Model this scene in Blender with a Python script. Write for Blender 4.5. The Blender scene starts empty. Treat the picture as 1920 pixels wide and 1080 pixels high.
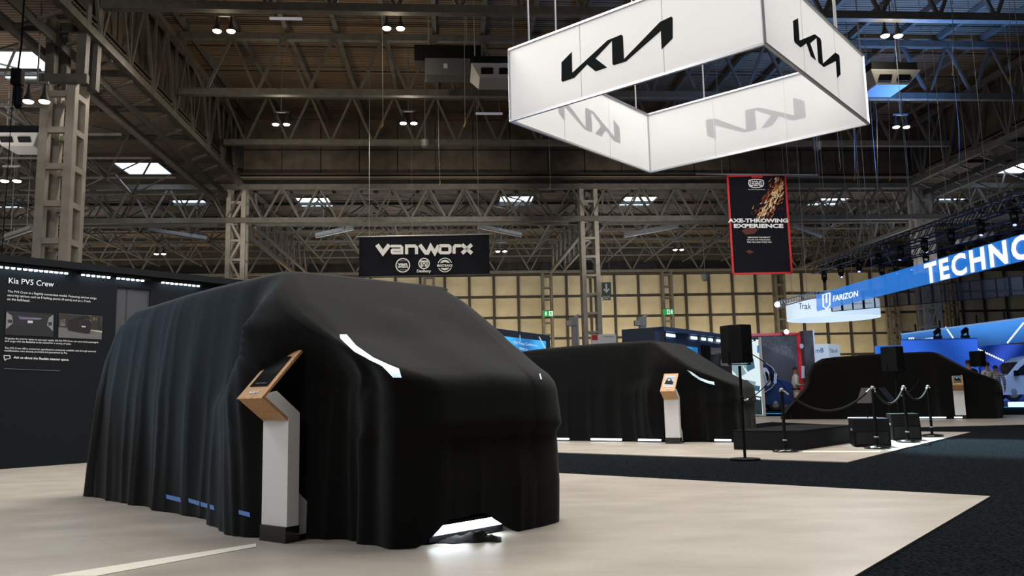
import bpy, bmesh, math, random
from mathutils import Vector, Matrix, noise
random.seed(7)
V = Vector
C = bpy.context.scene.collection
SC = bpy.context.scene

# ------------------------------------------------------------------ camera
F, YAW, PITCH, ROLL, CAMH = 1517.6, 0.0781147, 0.1324574, -0.0222922, 0.92
_f = V((math.sin(YAW)*math.cos(PITCH), math.cos(YAW)*math.cos(PITCH), math.sin(PITCH)))
_r = V((math.cos(YAW), -math.sin(YAW), 0))
_u = _r.cross(_f)
RT = math.cos(ROLL)*_r + math.sin(ROLL)*_u
UP = -math.sin(ROLL)*_r + math.cos(ROLL)*_u
CAM = V((0, 0, CAMH))
cd = bpy.data.cameras.new('camera'); cam = bpy.data.objects.new('camera', cd); C.objects.link(cam)
m = Matrix((RT, UP, -_f)).transposed().to_4x4(); m.translation = CAM
cam.matrix_world = m
cd.sensor_width = 36; cd.lens = 36*F/1920; cd.clip_end = 500; cd.clip_start = .05
SC.camera = cam

# ------------------------------------------------------------------ world, exposure, large lamps
SC.view_settings.view_transform = 'Standard'
SC.view_settings.look = 'None'
SC.view_settings.exposure = 0.0
SC.view_settings.gamma = 1
SC.view_settings.use_curve_mapping = False
w = bpy.data.worlds.new('world'); SC.world = w; w.use_nodes = True
bg = w.node_tree.nodes['Background']
bg.inputs[0].default_value = (.62, .72, 1, 1); bg.inputs[1].default_value = .035

def light(name, kind, loc, target, energy, col=(1, 1, 1), size=1, size_y=None, spot=60, blend=.6):
    d = bpy.data.lights.new(name, kind); d.energy = energy; d.color = col
    if kind == 'AREA':
        d.shape = 'RECTANGLE'; d.size = size; d.size_y = size_y or size
    elif kind == 'SPOT':
        d.spot_size = math.radians(spot); d.spot_blend = blend; d.shadow_soft_size = size
    else:
        d.shadow_soft_size = size
    o = bpy.data.objects.new(name, d); C.objects.link(o); o.location = loc
    o.rotation_euler = (V(target)-V(loc)).to_track_quat('-Z', 'Y').to_euler()
    return o

WARM, COOL = (1, .91, .80), (.75, .86, 1)
# added fill lights above the display area, unseen and without fixtures
light('stand_fill', 'AREA', (1.5, 15.5, 10.5), (.3, 7, .8), 900, (1, .94, .86), 5, 3)
light('stand_fill', 'AREA', (-1, 9.5, 11.5), (-1, 8, 0), 500, (1, .95, .88), 6, 5)
light('stand_fill', 'AREA', (5, 7, 11.5), (4, 7, 0), 530, (1, .94, .87), 5, 5)
light('stand_fill', 'AREA', (7, 16, 11.5), (6, 15, 0), 780, (1, .94, .86), 7, 4)
light('stand_fill', 'AREA', (-5.5, -2.5, 8.5), (-1.8, 4.8, .6), 400, (1, .95, .88), 3, 2)  # added key light, brightens kiosk and floor from the camera side
light('hall_lamp_fill', 'SPOT', (-9, 41.5, 8.9), (-9, 48, 11.0), 900, (1, .93, .8), .2, None, 78)  # three added spots that brighten the long truss, no fixtures
light('hall_lamp_fill', 'SPOT', (0, 41.5, 8.9), (0, 48, 11.0), 900, (1, .93, .8), .2, None, 78)
light('hall_lamp_fill', 'SPOT', (11, 40.5, 8.9), (12, 48, 11.0), 900, (1, .93, .8), .2, None, 78)
light('hall_lamp_fill', 'SPOT', (10, 22, 8.2), (13.5, 36, 7.8), 3200, (1, .96, .9), .3, None, 28)  # added spot, brightens the tall banner
light('hall_lamp_fill', 'SPOT', (-3, 27, 8), (-1.2, 40, 7.6), 1900, (1, .96, .9), .3, None, 34)  # added spot, brightens the wide banner
light('hall_lamp_fill', 'SPOT', (-8, 12, 14.2), (-13, 28, 8), 900, (1, .95, .86), .4, None, 60)  # added spot, aimed at the near column
light('stand_fill', 'AREA', (-9, 7, 10), (-5, 9, 0), 420, (.95, .96, 1), 4, 3)
# lamps that wash the outside of the hanging box
light('box_lamp', 'SPOT', (-1.5, 1, 8), (1.5, 10.5, 5.8), 520, (.94, .96, 1), .5, None, 60)
light('box_lamp', 'SPOT', (11, 3.5, 8), (4.5, 11, 5.8), 760, (.94, .96, 1), .5, None, 50)
light('box_lamp', 'SPOT', (-3.5, 20, 8.5), (.5, 13, 5.5), 1100, (1, .99, .96), .2, None, 50)
light('box_lamp', 'SPOT', (11, 21, 8.5), (3.5, 13.5, 5.5), 1000, (1, .99, .96), .2, None, 50)
light('box_lamp', 'SPOT', (5.2, 8.2, 8.6), (1.6, 14.2, 5.1), 420, (1, .99, .96), .1, None, 15, .5)
# uplighters along the foot of the back wall
for x in (-30, -15, 0, 15, 30):
    light('wall_uplight', 'AREA', (x, 62, 1.5), (x, 70, 4.5), 700, (1, .83, .55), 12, 1.5)
# blue wash of the neighbouring stand on roof and aisle
light('blue_stage_lamp', 'SPOT', (21, 33, 9.5), (19, 32, 17), 3800, (.12, .36, 1), .5, None, 130)
light('aisle_lamp', 'SPOT', (8.6, 21, 10.5), (8.2, 12.2, 0), 36000, (.6, .9, 1), .15, None, 17, .6)
# general hall lamps in the high roof
for x, y in ((-10, 30), (4, 30), (-4, 38), (10, 40), (-12, 14), (10, 14)):
    light('hall_lamp_fill', 'SPOT', (x, y, 14.6), (x, y, 0), 800, WARM, .4, None, 150)
light('aisle_roof_fill', 'AREA', (-21, 30, 8), (-22, 34, 14), 520, (1, .9, .78), 8, 8)  # added fills shining up at the low roofs, unseen, no fixtures
for x, y in ((-30, 35), (-27, 58), (-5, 58), (12, 58), (30, 50)):
    light('aisle_roof_fill', 'AREA', (x, y, 8), (x, y, 14), 240, (.9, .93, 1), 8, 8)

# ------------------------------------------------------------------ helpers
def ray(px, py):
    return (_f + RT*((px-960)/F) + UP*((540-py)/F))
def G(px, py, z=0.0):
    d = ray(px, py); return CAM + d*((z-CAMH)/d.z)
def PY(px, py, Y):
    d = ray(px, py); return CAM + d*(Y/d.y)
def PX(px, py, X):
    d = ray(px, py); return CAM + d*(X/d.x)
def PD(px, py, dist):
    """point at a horizontal camera distance"""
    d = ray(px, py); return CAM + d*dist
def roofz(p): return (ZH-.04) if XL < p.x < XR and p.y < YB else (ZL-.04)
def hz(px): return 741.9 - .0223*(px-960)

class Plane:
    def __init__(s, o, u, v=None):
        s.o = V(o); s.u = V(u).normalized(); s.v = V(v).normalized() if v else V((0, 0, 1))
        s.n = s.u.cross(s.v).normalized()
        if s.n.dot(CAM-s.o) < 0: s.n = -s.n
    def px(s, x, y, off=0.0):
        d = ray(x, y); t = (s.o-CAM).dot(s.n)/d.dot(s.n)
        return CAM + d*t + s.n*off
    def at(s, a, b, off=0.0): return s.o + s.u*a + s.v*b + s.n*off
    def uv(s, p): return ((p-s.o).dot(s.u), (p-s.o).dot(s.v))

MATS = {}
def mat(name, col, rough=.6, metal=0, emit=None, estr=1, noise_scale=None, noise_amt=.15, bump=0, sheen=0, spec=.5, trans=0, coat=0):
    if name in MATS: return MATS[name]
    m = bpy.data.materials.new(name); m.use_nodes = True; MATS[name] = m
    nt = m.node_tree; b = nt.nodes['Principled BSDF']
    b.inputs['Base Color'].default_value = (*col, 1); b.inputs['Roughness'].default_value = rough
    b.inputs['Metallic'].default_value = metal
    b.inputs['Specular IOR Level'].default_value = spec
    b.inputs['Coat Weight'].default_value = coat
    if sheen:
        b.inputs['Sheen Weight'].default_value = sheen; b.inputs['Sheen Roughness'].default_value = .5
    if emit:
        b.inputs['Emission Color'].default_value = (*emit, 1); b.inputs['Emission Strength'].default_value = estr
    if noise_scale:
        tc = nt.nodes.new('ShaderNodeTexCoord'); n = nt.nodes.new('ShaderNodeTexNoise')
        n.inputs['Scale'].default_value = noise_scale; n.inputs['Detail'].default_value = 5
        nt.links.new(tc.outputs['Object'], n.inputs['Vector'])
        r = nt.nodes.new('ShaderNodeValToRGB')
        r.color_ramp.elements[0].position = .3; r.color_ramp.elements[1].position = .7
        r.color_ramp.elements[0].color = (*[c*(1-noise_amt) for c in col], 1)
        r.color_ramp.elements[1].color = (*[min(1, c*(1+noise_amt)) for c in col], 1)
        nt.links.new(n.outputs['Fac'], r.inputs[0]); nt.links.new(r.outputs[0], b.inputs['Base Color'])
        if bump:
            bp = nt.nodes.new('ShaderNodeBump'); bp.inputs['Strength'].default_value = bump; bp.inputs['Distance'].default_value = .01
            nt.links.new(n.outputs['Fac'], bp.inputs['Height']); nt.links.new(bp.outputs[0], b.inputs['Normal'])
    return m

class MB:
    def __init__(s): s.v = []; s.f = []
    def add(s, vs, fs):
        k = len(s.v); s.v += [tuple(p) for p in vs]; s.f += [tuple(i+k for i in f) for f in fs]
    def hexa(s, p):   # 8 points: bottom 4 ccw, top 4 ccw
        s.add(p, [(3, 2, 1, 0), (4, 5, 6, 7), (0, 1, 5, 4), (1, 2, 6, 5), (2, 3, 7, 6), (3, 0, 4, 7)])
    def box(s, c, d, M=None):
        x, y, z = (k/2 for k in d)
        p = [V((a, b, e)) for e in (-z, z) for a, b in ((-x, -y), (x, -y), (x, y), (-x, y))]
        s.hexa([(M @ q if M else q)+V(c) for q in p])
    def bar(s, a, b, w=.1, h=None, up=None):
        a, b = V(a), V(b); h = h or w; t = (b-a).normalized()
        up = V(up) if up else (V((0, 0, 1)) if abs(t.z) < .95 else V((0, 1, 0)))
        x = t.cross(up).normalized()*w/2; y = x.cross(t).normalized()*h/2
        s.hexa([a-x-y, a+x-y, a+x+y, a-x+y, b-x-y, b+x-y, b+x+y, b-x+y])
    def tube(s, pts, r, n=8, cap=True):
        pts = [V(p) for p in pts]; k = len(pts); rs = r if isinstance(r, (list, tuple)) else [r]*k
        vs = []; px = None
        for i, p in enumerate(pts):
            t = (pts[min(i+1, k-1)]-pts[max(i-1, 0)]).normalized()
            if px is None: px = t.cross(V((0, 0, 1)) if abs(t.z) < .9 else V((0, 1, 0))).normalized()
            x = (px - t*px.dot(t)).normalized(); px = x; y = t.cross(x)
            vs += [p + x*rs[i]*math.cos(2*math.pi*j/n) + y*rs[i]*math.sin(2*math.pi*j/n) for j in range(n)]
        fs = [(i*n+j, i*n+(j+1) % n, (i+1)*n+(j+1) % n, (i+1)*n+j) for i in range(k-1) for j in range(n)]
        if cap: fs += [tuple(reversed(range(n))), tuple(range((k-1)*n, k*n))]
        s.add(vs, fs)
    def lathe(s, c, prof, n=20, axis=None):
        c = V(c); q = (V(axis).to_track_quat('Z', 'Y') if axis else None)
        vs = []
        for r, z in prof:
            for j in range(n):
                p = V((r*math.cos(2*math.pi*j/n), r*math.sin(2*math.pi*j/n), z))
                vs.append(c + (q @ p if q else p))
        k = len(prof)
        fs = [(i*n+j, i*n+(j+1) % n, (i+1)*n+(j+1) % n, (i+1)*n+j) for i in range(k-1) for j in range(n)]
        fs += [tuple(reversed(range(n))), tuple(range((k-1)*n, k*n))]
        s.add(vs, fs)
    def prism(s, pts, off):  # polygon extruded by vector
        pts = [V(p) for p in pts]; n = len(pts); off = V(off)
        s.add(pts+[p+off for p in pts], [tuple(range(n)), tuple(reversed(range(n, 2*n)))] + [(i, (i+1) % n, n+(i+1) % n, n+i) for i in range(n)])
    def build(s, name, m, parent=None, smooth=False, bevel=0):
        me = bpy.data.meshes.new(name); me.from_pydata(s.v, [], s.f); me.update()
        if m: me.materials.append(m)
        bm = bmesh.new(); bm.from_mesh(me); bmesh.ops.recalc_face_normals(bm, faces=bm.faces); 
        if smooth:
            for f in bm.faces: f.smooth = True
            for e in bm.edges:
                if len(e.link_faces) == 2 and e.calc_face_angle(0) > .7: e.smooth = False
        bm.to_mesh(me); bm.free()
        o = bpy.data.objects.new(name, me); C.objects.link(o)
        if bevel:
            b = o.modifiers.new('bevel', 'BEVEL'); b.width = bevel; b.segments = 2
        if parent: put(o, parent)
        return o

def put(o, parent):
    """parent keeping the world place"""
    o.parent = parent; o.matrix_parent_inverse = MW(parent).inverted()
def MW(o):
    m = o.matrix_basis.copy()
    if o.parent: m = MW(o.parent) @ o.matrix_parent_inverse @ m
    return m
def tag(o, label=None, cat=None, group=None, kind=None):
    if label: o['label'] = label
    if cat: o['category'] = cat
    if group: o['group'] = group
    if kind: o['kind'] = kind
    return o
def thing(name, loc, label, cat, group=None, kind=None, rz=0):
    o = bpy.data.objects.new(name, None); C.objects.link(o); o.location = loc; o.rotation_euler = (0, 0, rz)
    o.empty_display_size = .2
    return tag(o, label, cat, group, kind)
def link_mesh(name, me, parent, M=None):
    o = bpy.data.objects.new(name, me); C.objects.link(o)
    if M: o.matrix_basis = M
    if parent: put(o, parent)
    return o

def text(name, s, parent, plane, ll, lr, h, m, off=.01, bold=0, shear=0, space=1, fit=True, depth=0, label=None):
    """lettering on a plane: lower-left and lower-right corner given as plane coordinates, h = height of the text box"""
    cu = bpy.data.curves.new(name, 'FONT'); cu.body = s; cu.size = 1; cu.offset = bold; cu.shear = shear; cu.space_character = space
    cu.resolution_u = 3; cu.extrude = depth
    t = bpy.data.objects.new('tmp', cu); C.objects.link(t)
    dg = bpy.context.evaluated_depsgraph_get(); me = bpy.data.meshes.new_from_object(t.evaluated_get(dg))
    bpy.data.objects.remove(t); bpy.data.curves.remove(cu)
    xs = [v.co.x for v in me.vertices]; ys = [v.co.y for v in me.vertices]
    x0, x1, y0, y1 = min(xs), max(xs), min(ys), max(ys)
    wdt = (V(lr)-V(ll)).length
    d = (V(lr)-V(ll)).normalized()
    nn = V((-d.y, d.x))
    for v in me.vertices:
        a = (v.co.x-x0)/(x1-x0)*wdt; b = (v.co.y-y0)/(y1-y0)*h
        q = V(ll)+d*a+nn*b
        v.co = plane.at(q.x, q.y, off)
    me.materials.clear(); me.materials.append(m); me.name = name
    o = link_mesh(name, me, parent)
    if label: o['label'] = label
    return o
def text_px(name, s, parent, plane, ll, lr, hpx, m, **k):
    a = plane.px(*ll); b = plane.px(*lr); c = plane.px(ll[0], ll[1]-hpx)
    return text(name, s, parent, plane, plane.uv(a), plane.uv(b), (c-a).length, m, **k)
def decal(name, plane, pts, m, parent, off=.008, th=.004, uv=False):
    P = [plane.at(*p, off) if uv else plane.px(*p, off) for p in pts]
    b = MB(); b.prism(P, plane.n*th); return b.build(name, m, parent)
def ring_pts(c, r, n=24, ry=None): return [(c[0]+r*math.cos(2*math.pi*i/n), c[1]+(ry or r)*math.sin(2*math.pi*i/n)) for i in range(n)]
def ring_decal(name, plane, c, r0, r1, m, parent, off=.01, n=28):
    b = MB(); vs = []
    for i in range(n):
        a = 2*math.pi*i/n
        for r in (r0, r1): vs.append(plane.at(c[0]+r*math.cos(a), c[1]+r*math.sin(a), off))
    b.add(vs, [(2*i, 2*i+1, (2*i+3) % (2*n), (2*i+2) % (2*n)) for i in range(n)])
    return b.build(name, m, parent)

# ------------------------------------------------------------------ materials
M_steel = mat('painted_steel', (.185, .175, .155), .55, .1, noise_scale=3, noise_amt=.2)
M_steeld = mat('dark_steel', (.06, .057, .053), .6, .1, noise_scale=3, noise_amt=.25)
M_col = mat('column_paint', (.46, .425, .37), .6, 0, noise_scale=2.5, noise_amt=.15)
M_black = mat('black_matte', (.006, .0065, .0075), .6, spec=.12)
M_blackp = mat('black_gloss', (.008, .008, .009), .15, coat=.3)
M_board = mat('board_black', (.0042, .0062, .0088), .75, noise_scale=40, noise_amt=.15, spec=.2)
M_white = mat('white_print', (.85, .85, .85), .6)
M_lampglow = mat('lamp_glow', (1, 1, 1), .4, emit=(1, .93, .8), estr=14)
M_ledglow = mat('led_glow', (1, 1, 1), .4, emit=(.72, .88, 1), estr=16)
M_sky = mat('skylight_glow', (.8, .9, 1), .3, emit=(.68, .84, 1), estr=2.6)
M_alu = mat('aluminium', (.6, .61, .63), .35, .8)
M_greymetal = mat('grey_metal', (.32, .33, .34), .5, .3)
M_unit = mat('unit_white', (.42, .43, .44), .5)

def slat_mat(name, col, scale):
    m = mat(name, col, .75); nt = m.node_tree; b = nt.nodes['Principled BSDF']
    tc = nt.nodes.new('ShaderNodeTexCoord'); wv = nt.nodes.new('ShaderNodeTexWave'); wv.bands_direction = 'Y'
    wv.inputs['Scale'].default_value = scale; wv.inputs['Distortion'].default_value = 0
    nt.links.new(tc.outputs['Object'], wv.inputs['Vector'])
    n = nt.nodes.new('ShaderNodeTexNoise'); n.inputs['Scale'].default_value = .7; n.inputs['Detail'].default_value = 4
    nt.links.new(tc.outputs['Object'], n.inputs['Vector'])
    mx = nt.nodes.new('ShaderNodeMix'); mx.data_type = 'RGBA'
    mx.inputs['A'].default_value = (*[c*.75 for c in col], 1); mx.inputs['B'].default_value = (*[c*1.25 for c in col], 1)
    nt.links.new(n.outputs['Fac'], mx.inputs['Factor'])
    m2 = nt.nodes.new('ShaderNodeMix'); m2.data_type = 'RGBA'; m2.blend_type = 'MULTIPLY'; m2.inputs['Factor'].default_value = .75
    nt.links.new(mx.outputs['Result'], m2.inputs['A']); nt.links.new(wv.outputs['Color'], m2.inputs['B'])
    nt.links.new(m2.outputs['Result'], b.inputs['Base Color'])
    bp = nt.nodes.new('ShaderNodeBump'); bp.inputs['Strength'].default_value = .8; bp.inputs['Distance'].default_value = .05
    nt.links.new(wv.outputs['Fac'], bp.inputs['Height']); nt.links.new(bp.outputs[0], b.inputs['Normal'])
    return m
M_roof = slat_mat('brown_ribbed_roof', (.42, .29, .185), 1.6)
M_lowroof = slat_mat('grey_brown_ribbed_roof', (.34, .255, .185), 1.6)
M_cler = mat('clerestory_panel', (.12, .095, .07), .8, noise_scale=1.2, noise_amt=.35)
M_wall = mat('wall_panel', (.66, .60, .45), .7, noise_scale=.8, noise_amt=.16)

# ------------------------------------------------------------------ floors
b = MB(); b.box((0, 30, -.062), (130, 110, .1))
mc = mat('aisle_carpet', (.0098, .0122, .0145), .95, noise_scale=55, noise_amt=.8, bump=.5, spec=.0)
tag(b.build('floor', mc), 'dark blue-grey carpet of the aisles', None, None, 'structure')
def vinyl():
    m = mat('beige_vinyl', (.52, .48, .43), .42, spec=.35); nt = m.node_tree; b = nt.nodes['Principled BSDF']
    tc = nt.nodes.new('ShaderNodeTexCoord'); mp = nt.nodes.new('ShaderNodeMapping')
    mp.inputs['Rotation'].default_value = (0, 0, math.radians(46)); mp.inputs['Scale'].default_value = (.8, 1.7, 1)
    nt.links.new(tc.outputs['Object'], mp.inputs['Vector'])
    n = nt.nodes.new('ShaderNodeTexNoise'); n.inputs['Scale'].default_value = 1.6; n.inputs['Detail'].default_value = 6
    nt.links.new(mp.outputs[0], n.inputs['Vector'])
    n2 = nt.nodes.new('ShaderNodeTexNoise'); n2.inputs['Scale'].default_value = 120; nt.links.new(tc.outputs['Object'], n2.inputs['Vector'])
    r = nt.nodes.new('ShaderNodeValToRGB'); r.color_ramp.elements[0].position = .3; r.color_ramp.elements[1].position = .7
    r.color_ramp.elements[0].color = (.36, .325, .28, 1); r.color_ramp.elements[1].color = (.49, .45, .395, 1)
    nt.links.new(n.outputs['Fac'], r.inputs[0])
    mx = nt.nodes.new('ShaderNodeMix'); mx.data_type = 'RGBA'; mx.blend_type = 'OVERLAY'; mx.inputs['Factor'].default_value = .25
    nt.links.new(r.outputs[0], mx.inputs['A']); nt.links.new(n2.outputs['Color'], mx.inputs['B'])
    nt.links.new(mx.outputs['Result'], b.inputs['Base Color'])
    return m
M_vin = vinyl()
TH = 0.767                       # heading of the stand grid
SB = V((math.sin(TH), math.cos(TH), 0)); SA = V((-math.cos(TH), math.sin(TH), 0))
def slab(pts, label, z=.0, th=.012):
    b = MB(); b.prism([V((p.x, p.y, z)) for p in pts], (0, 0, -th)); return tag(b.build('floor', M_vin), label, None, None, 'structure')
c1 = G(1857, 930); slab([c1, c1-SB*16, c1-SB*16+SA*26, c1+SA*26], 'beige vinyl floor of the front stand')
c2 = G(1590, 866); e2 = G(1820, 810)
slab([c2, e2, e2+SA*6, e2+SA*6+SB*5, c2+SA*17+SB*11, c2+SA*17], 'beige vinyl floor of the stand in the middle')
slab([G(2150, 790), G(2100, 777), G(1380, 781), G(1380, 788), G(1700, 801)], 'beige vinyl floor under the far right covered van')
# cream tape line
b = MB(); p0, p1, p2, p3 = G(90, 1081), G(180, 1081), G(480, 1026), G(480, 1020)
b.prism([V((p.x, p.y, .004)) for p in (p0, p1, p2, p3)], (0, 0, -.003))
tag(b.build('floor_tape', mat('cream_tape', (.86, .82, .72), .6)), 'cream tape line on the beige floor, running to the front kiosk', 'tape')
b = MB(); p0, p1, p2, p3 = G(1505, 848), G(1505, 845.5), G(1652, 846), G(1650, 848.5)
b.prism([V((p.x, p.y, .004)) for p in (p0, p1, p2, p3)], (0, 0, -.003))
tag(b.build('floor_tape', MATS['cream_tape']), 'short pale tape line on the floor in front of the black platform', 'tape')

# ------------------------------------------------------------------ back wall
YW = 70.0
wall = thing('wall_back', (0, YW, 0), None, None, None, 'structure')
b = MB(); b.box((0, YW+.3, 7.2), (120, .3, 14.6)); b.build('backing', M_steeld, wall)
px0 = PY(1018.5, 600, YW).x; pitch = 46*YW/F*1.005
rows = [PY(960, y, YW).z for y in (516, 557, 596, 636, 676, 716, 752)]
pm = None
for i in range(-21, 24):
    for j in range(6):
        zt, zb = rows[j], rows[j+1]
        me_k = 'panel_%d' % j
        if me_k not in bpy.data.meshes:
            bb = MB(); bb.box((0, 0, 0), (pitch-.22, .1, zt-zb-.2)); o = bb.build('wall_panel', M_wall, wall); o.data.name = me_k
            C.objects.unlink(o); bpy.data.objects.remove(o)
        link_mesh('wall_panel', bpy.data.meshes[me_k], wall, Matrix.Translation((px0+(i+.5)*pitch, YW+.05+random.uniform(-.02, .02), (zt+zb)/2)))
b = MB()
for z in rows: b.bar((-50, YW-.02, z), (55, YW-.02, z), .12, .14)
b.build('rail', M_steeld, wall)
for i in range(-21, 25):
    b = MB(); b.bar((px0+i*pitch, YW-.05, rows[-1]), (px0+i*pitch, YW-.05, rows[0]), .2, .22); b.build('post', M_steeld, wall)
b = MB(); b.box((0, YW-.3, rows[0]+.12), (110, .5, .28)); b.build('top_beam', M_steeld, wall)

# ------------------------------------------------------------------ roofs
XL, XR, YB = -12.3, 29.3, 48.0
ZH, ZL = 18.0, 14.2
ceil = thing('ceiling', (0, 0, ZH), None, None, None, 'structure')
me = None
y = 8.0
while y < YB:
    if me is None:
        b = MB(); b.box((0, 0, 0), (XR-XL+1, 1.16, .06)); o = b.build('ceiling_panel', M_roof, ceil); me = o.data; o.location = (.5*(XL+XR), y+.6, ZH)
        put(o, ceil)
    else: link_mesh('ceiling_panel', me, ceil, Matrix.Translation((.5*(XL+XR), y+.6, ZH)))
    y += 1.2
b = MB(); b.box((.5*(XL+XR), YB/2+4, ZH+.15), (XR-XL+2, YB+8, .1)); b.build('ceiling_deck', M_steeld, ceil)
PUR = 2.23
purl = thing('roof_purlins', (0, 0, ZH), None, None, None, 'structure')
x = XL+.6
pm = None
while x < XR:
    b = MB()
    if pm is None:
        b.box((0, 0, 0), (.2, YB-8, .28)); o = b.build('purlin', M_steel, purl); pm = o.data; o.location = (x, YB/2+4, ZH-.2); put(o, purl)
    else: link_mesh('purlin', pm, purl, Matrix.Translation((x, YB/2+4, ZH-.2)))
    x += PUR
# thin cross rails of the high roof
for y in range(10, 48, 3):
    b = MB(); b.bar((XL, y+.4, ZH-.32), (XR, y+.4, ZH-.32), .05); b.build('cross_rail', M_steeld, purl)

low = thing('ceiling', (0, 0, ZL), None, None, None, 'structure')
def lowroof(x0, x1, y0, y1, z):
    y = y0; n = max(1, round((y1-y0)/2.2)); dy = (y1-y0)/n; me = None
    for i in range(n):
        M = Matrix.Translation(((x0+x1)/2, y0+(i+.5)*dy, z))
        if me is None:
            b = MB(); b.box((0, 0, 0), (x1-x0, dy-.05, .06)); o = b.build('ceiling_panel', M_lowroof, low); me = o.data; o.matrix_basis = M; put(o, low)
        else: link_mesh('ceiling_panel', me, low, M)
lowroof(-60, 60, YB, YW, ZL); lowroof(-60, XL, 4, YB, ZL); lowroof(XR, 60, 4, YB, ZL)
b = MB(); b.box((0, (YB+YW)/2, ZL+.2), (122, YW-YB, .1)); b.box(((XL-60)/2, 26, ZL+.2), (60+XL, 44, .1)); b.box(((XR+60)/2, 26, ZL+.2), (60-XR, 44, .1))
b.build('ceiling_deck', M_steeld, low)
# lateral ribs under the low roof
b = MB()
for y in range(50, 70, 4): b.bar((-55, y, ZL-.2), (55, y, ZL-.2), .12, .2)
for y in range(8, 48, 4):
    b.bar((-55, y, ZL-.2), (XL, y, ZL-.2), .12, .2); b.bar((XR, y, ZL-.2), (55, y, ZL-.2), .12, .2)
ribs = thing('roof_ribs', (0, 0, ZL), None, None, None, 'structure'); tag(b.build('rib', M_steeld, ribs), kind='stuff')
# clerestory walls between low and high roof
cl = thing('wall_clerestory', (0, YB, ZL), None, None, None, 'structure')
n = 18
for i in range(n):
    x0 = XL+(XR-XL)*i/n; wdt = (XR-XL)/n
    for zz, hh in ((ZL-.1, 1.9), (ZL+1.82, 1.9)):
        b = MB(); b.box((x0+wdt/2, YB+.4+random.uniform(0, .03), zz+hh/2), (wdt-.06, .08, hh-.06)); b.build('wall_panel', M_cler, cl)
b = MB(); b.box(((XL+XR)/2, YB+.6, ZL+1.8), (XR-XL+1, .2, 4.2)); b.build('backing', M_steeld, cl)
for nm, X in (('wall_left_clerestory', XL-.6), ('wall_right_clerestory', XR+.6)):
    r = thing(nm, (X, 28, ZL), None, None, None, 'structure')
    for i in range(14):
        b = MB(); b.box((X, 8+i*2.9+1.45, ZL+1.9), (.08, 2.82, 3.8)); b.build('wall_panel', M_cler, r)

# skylights (bright glazing set in the low roof)
def skylight(px, py, w_, d_, z=ZL-.06, n=1, desc=''):
    global sk
    sk += 1
    p = G(px, py, z)
    r = thing('window_%d' % sk, p, None, None, None, 'structure')
    for i in range(3):
        b = MB(); b.box((p.x+(i-1)*w_/3, p.y, z), (w_/3-.06, d_, .04)); b.build('pane', M_sky, r)
    b = MB()
    for s_ in (-1, 1):
        b.bar((p.x-w_/2-.05, p.y+s_*d_/2, z), (p.x+w_/2+.05, p.y+s_*d_/2, z), .12, .14)
        b.bar((p.x+s_*w_/2, p.y-d_/2, z), (p.x+s_*w_/2, p.y+d_/2, z), .12, .14)
    b.build('window_frame', M_steel, r)
sk = 0
for px, py, w_, d_ in ((590, 378, 2.2, 2.6), (967, 375, 2.3, 2.6), (1195, 376, 2.3, 2.6), (1552, 377, 2.3, 2.2), (268, 314, 2.5, 2.6), (357, 379, 2.2, 1.6),
                       (1905, 314, 2.4, 2.4), (1775, 375, 2.2, 1.4), (40, 121, 2.6, 2.8), (10, 384, 2.2, 1.4)):
    skylight(px, py, w_, d_)

# ------------------------------------------------------------------ trusses
def unit_brace(w_):
    k = 'brace_%.3f' % w_
    if k in bpy.data.meshes: return bpy.data.meshes[k]
    b = MB(); b.box((0, 0, .5), (w_, w_, 1)); me = bpy.data.meshes.new(k); me.from_pydata(b.v, [], b.f); me.materials.append(M_steel); return me
def brace(parent, a, b_, w_=.11, name='brace'):
    a, b_ = V(a), V(b_); d = b_-a
    M = Matrix.Translation(a) @ d.to_track_quat('Z', 'Y').to_matrix().to_4x4() @ Matrix.Diagonal((1, 1, d.length, 1))
    return link_mesh(name, unit_brace(w_), parent, M)
def truss(a, b_, h, panel, chord=.26, bw=.11, name='roof_truss', vert=False, m=None, double=False):
    """bottom chord from a to b_, top chord h above"""
    a, b_ = V(a), V(b_); r = thing(name, a, None, None, None, 'structure')
    up = V((0, 0, h))
    q = MB(); q.bar(a, b_, chord, chord*1.0); q.build('bottom_chord', m or M_steel, r)
    q = MB(); q.bar(a+up, b_+up, chord, chord*1.0); q.build('top_chord', m or M_steel, r)
    n = max(1, round((b_-a).length/panel)); d = (b_-a)/n
    for i in range(n):
        brace(r, a+d*i+up, a+d*(i+.5), bw); brace(r, a+d*(i+.5), a+d*(i+1)+up, bw)
        if vert: brace(r, a+d*(i+.5), a+d*(i+.5)+up, bw*.8, 'upright')
    return r
for y in (20, 176, 268):
    Y = G(870, y, 14.8).y
    truss((XL+.3, Y, 14.8), (XR-.4, Y, 14.8), 2.65, PUR, .3, .12)
# long truss across the hall with its columns
zb, zt = PY(960, 411, YB).z, PY(960, 350, YB).z
truss((-36, YB, zb), (38, YB, zb), zt-zb, 2.18, .3, .12)
truss((-36, YB+1.3, zb), (38, YB+1.3, zb), zt-zb, 2.18, .16, .08)
# truss along the back wall
zb2, zt2 = PY(960, 510, 67).z, PY(960, 452, 67).z
truss((-44, 67, zb2), (46, 67, zb2), zt2-zb2, 2.9, .2, .11)
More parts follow.
